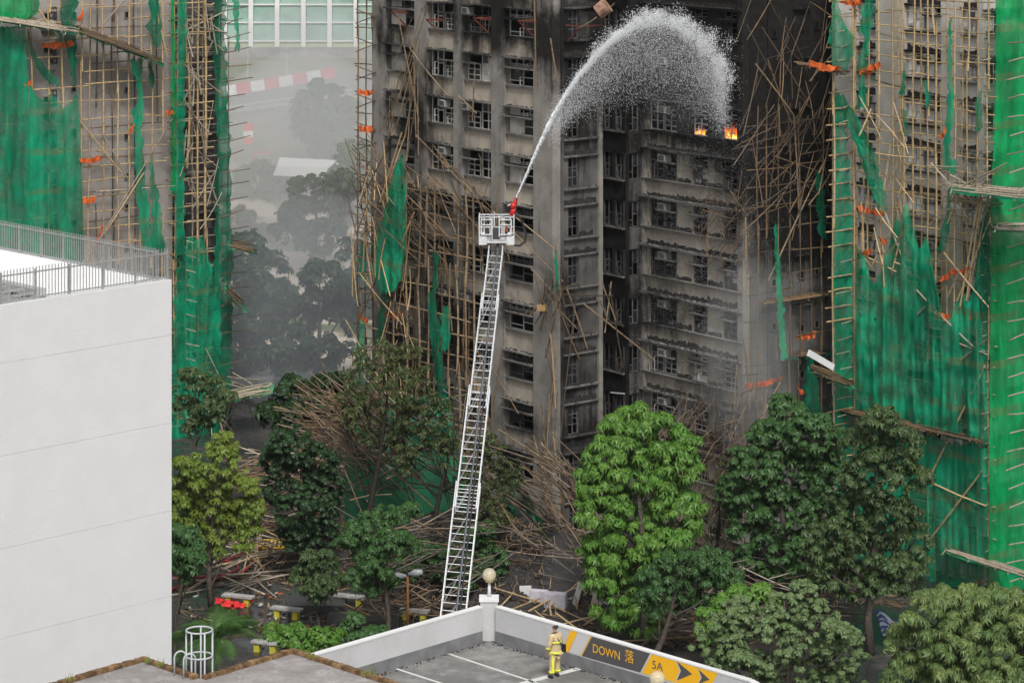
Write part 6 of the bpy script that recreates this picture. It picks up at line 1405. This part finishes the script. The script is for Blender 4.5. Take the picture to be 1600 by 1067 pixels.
for s, w0 in ((1, H(.13,.25,.91)), (-1, H(.09,-.27,.90))):
    skin('hand', [(w0,.034),(w0+H(.02,0,-.05),(.04,.022)),(w0+H(.03,0,-.09),(.035,.018))], [(0,1),(1,2)], M_SKIN, ff)
    for i in range(4):
        b0_ = w0+H(.03+.018*(i-1.5),0,-.09); l = (.055,.07,.066,.05)[i]; skin('finger', [(b0_,.010),(b0_+H(.006,-s*.008,-l*.55),.009),(b0_+H(.004,-s*.024,-l),.008)], [(0,1),(1,2)], M_SKIN, ff, 1)
    b0_ = w0+H(.03,0,-.03); skin('thumb', [(b0_,.012),(b0_+H(.035,-s*.01,-.02),.011),(b0_+H(.045,-s*.015,-.05),.009)], [(0,1),(1,2)], M_SKIN, ff, 1)
def ring(name, cx, z, rx, ry, h, mat, tilt=0):
    q = MB(); n = 24; k = 0
    for zz, ex in ((-h/2,0),(-h/2,.012),(h/2,.012),(h/2,0)):
        for j in range(n):
            a = 2*math.pi*j/n; v = H((ry+ex)*math.cos(a), (rx+ex)*math.sin(a), z+zz)+cx; q.v.append(tuple(v))
    for i in range(3):
        for j in range(n): q.f.append((i*n+j, i*n+(j+1)%n, (i+1)*n+(j+1)%n, (i+1)*n+j)); q.m.append(0)
    ob = bpy.data.objects.new(name, q.mesh(name, mat, True)); C.objects.link(ob); ob.parent = ff
ring('reflective_band', Vector((0,0,0)), .86, .222, .192, .07, M_REF); ring('reflective_band', H(-.01,0,0), 1.2, .21, .178, .055, M_REF)
for s, fx in ((.125,0),(-.145,.02)): ring('reflective_band', H(fx,s,0), .22, .092, .092, .07, M_REF)
for s, fx in ((.275,.085),(-.283,.055)): ring('reflective_band', H(fx,s,0), 1.02, .075, .078, .05, M_REF)
q = MB(); q.tube([H(-.03,-.12,1.47), H(-.17,-.03,1.30), H(-.20,.10,1.10), H(-.16,.22,.93)], .016, 6); ob = bpy.data.objects.new('strap', q.mesh('strap', M_BLACK)); C.objects.link(ob); ob.parent = ff
q = MB(); q.box((-.06,-.05,0),(.07,.05,.26)); bag = q.build('shoulder_bag', M_BLACK, None, local=True); bag.location = ff0+H(-.15,.26,.82); bag.rotation_euler = (0,0,FA); tag(bag, 'small black bag slung on the hip of the firefighter', 'bag')
q = MB(); c0 = H(-.05,-.135,.52); q.beam(H(-.075,-.20,.22), H(-.075,-.19,.78), .07, .012, up=(0,1,0)); ob = bpy.data.objects.new('side_stripe', q.mesh('side_stripe', M_REF)); C.objects.link(ob); ob.parent = ff
# ------------------------------------------------------------------ smoke and haze
def vol(name, color, dens, aniso=.2):
    m = bpy.data.materials.new(name); m.use_nodes = True; nt = m.node_tree; nt.nodes.clear(); o = nt.nodes.new('ShaderNodeOutputMaterial'); v = nt.nodes.new('ShaderNodeVolumePrincipled')
    v.inputs['Color'].default_value = (*color,1); v.inputs['Density'].default_value = dens; v.inputs['Anisotropy'].default_value = aniso; nt.links.new(v.outputs[0], o.inputs['Volume']); return m
def puff(label, px, py, Y, rx, ry, dy, dens, col=(.80,.82,.85)):
    k = Y/F; me_ = MB(); n = 14; me_.lathe([(math.sin(math.pi*i/n)+.0001,-math.cos(math.pi*i/n)) for i in range(n+1)], (0,0,0), 22)
    o = me_.build('smoke', vol('smoke', col, dens), None, True, local=True); p = P(px,py,Y); o.location = p; o.scale = (rx*k, dy, ry*k); tag(o, label, 'smoke', None, 'stuff')
puff('thick grey smoke lying in the gap between the towers', 470, 330, 236, 190, 250, 26, .028, (.92,.93,.95))
puff('drifting blue grey smoke low in the gap', 480, 500, 186, 190, 200, 9, .030, (.84,.88,.94))
puff('pale smoke over the hill road', 500, 150, 275, 200, 150, 22, .020, (.93,.94,.96))
puff('grey mist in front of the lower right face of the burnt tower', 1170, 560, 141, 80, 160, 2.2, .06, (.85,.86,.88))
puff('fine mist hanging under the arc of the water jet', 1070, 120, 143.5, 75, 85, 1.2, .03, (.9,.92,.94))
puff('small plume of spray rising from the debris', 880, 890, 136, 34, 62, 1.1, .07, (.95,.96,.97))
q = MB(); q.box((-850,-100,-1),(850,1900,48)); hz_ = q.build('haze', vol('haze air', (.85,.88,.92), .00007, .1)); tag(hz_, kind='stuff')
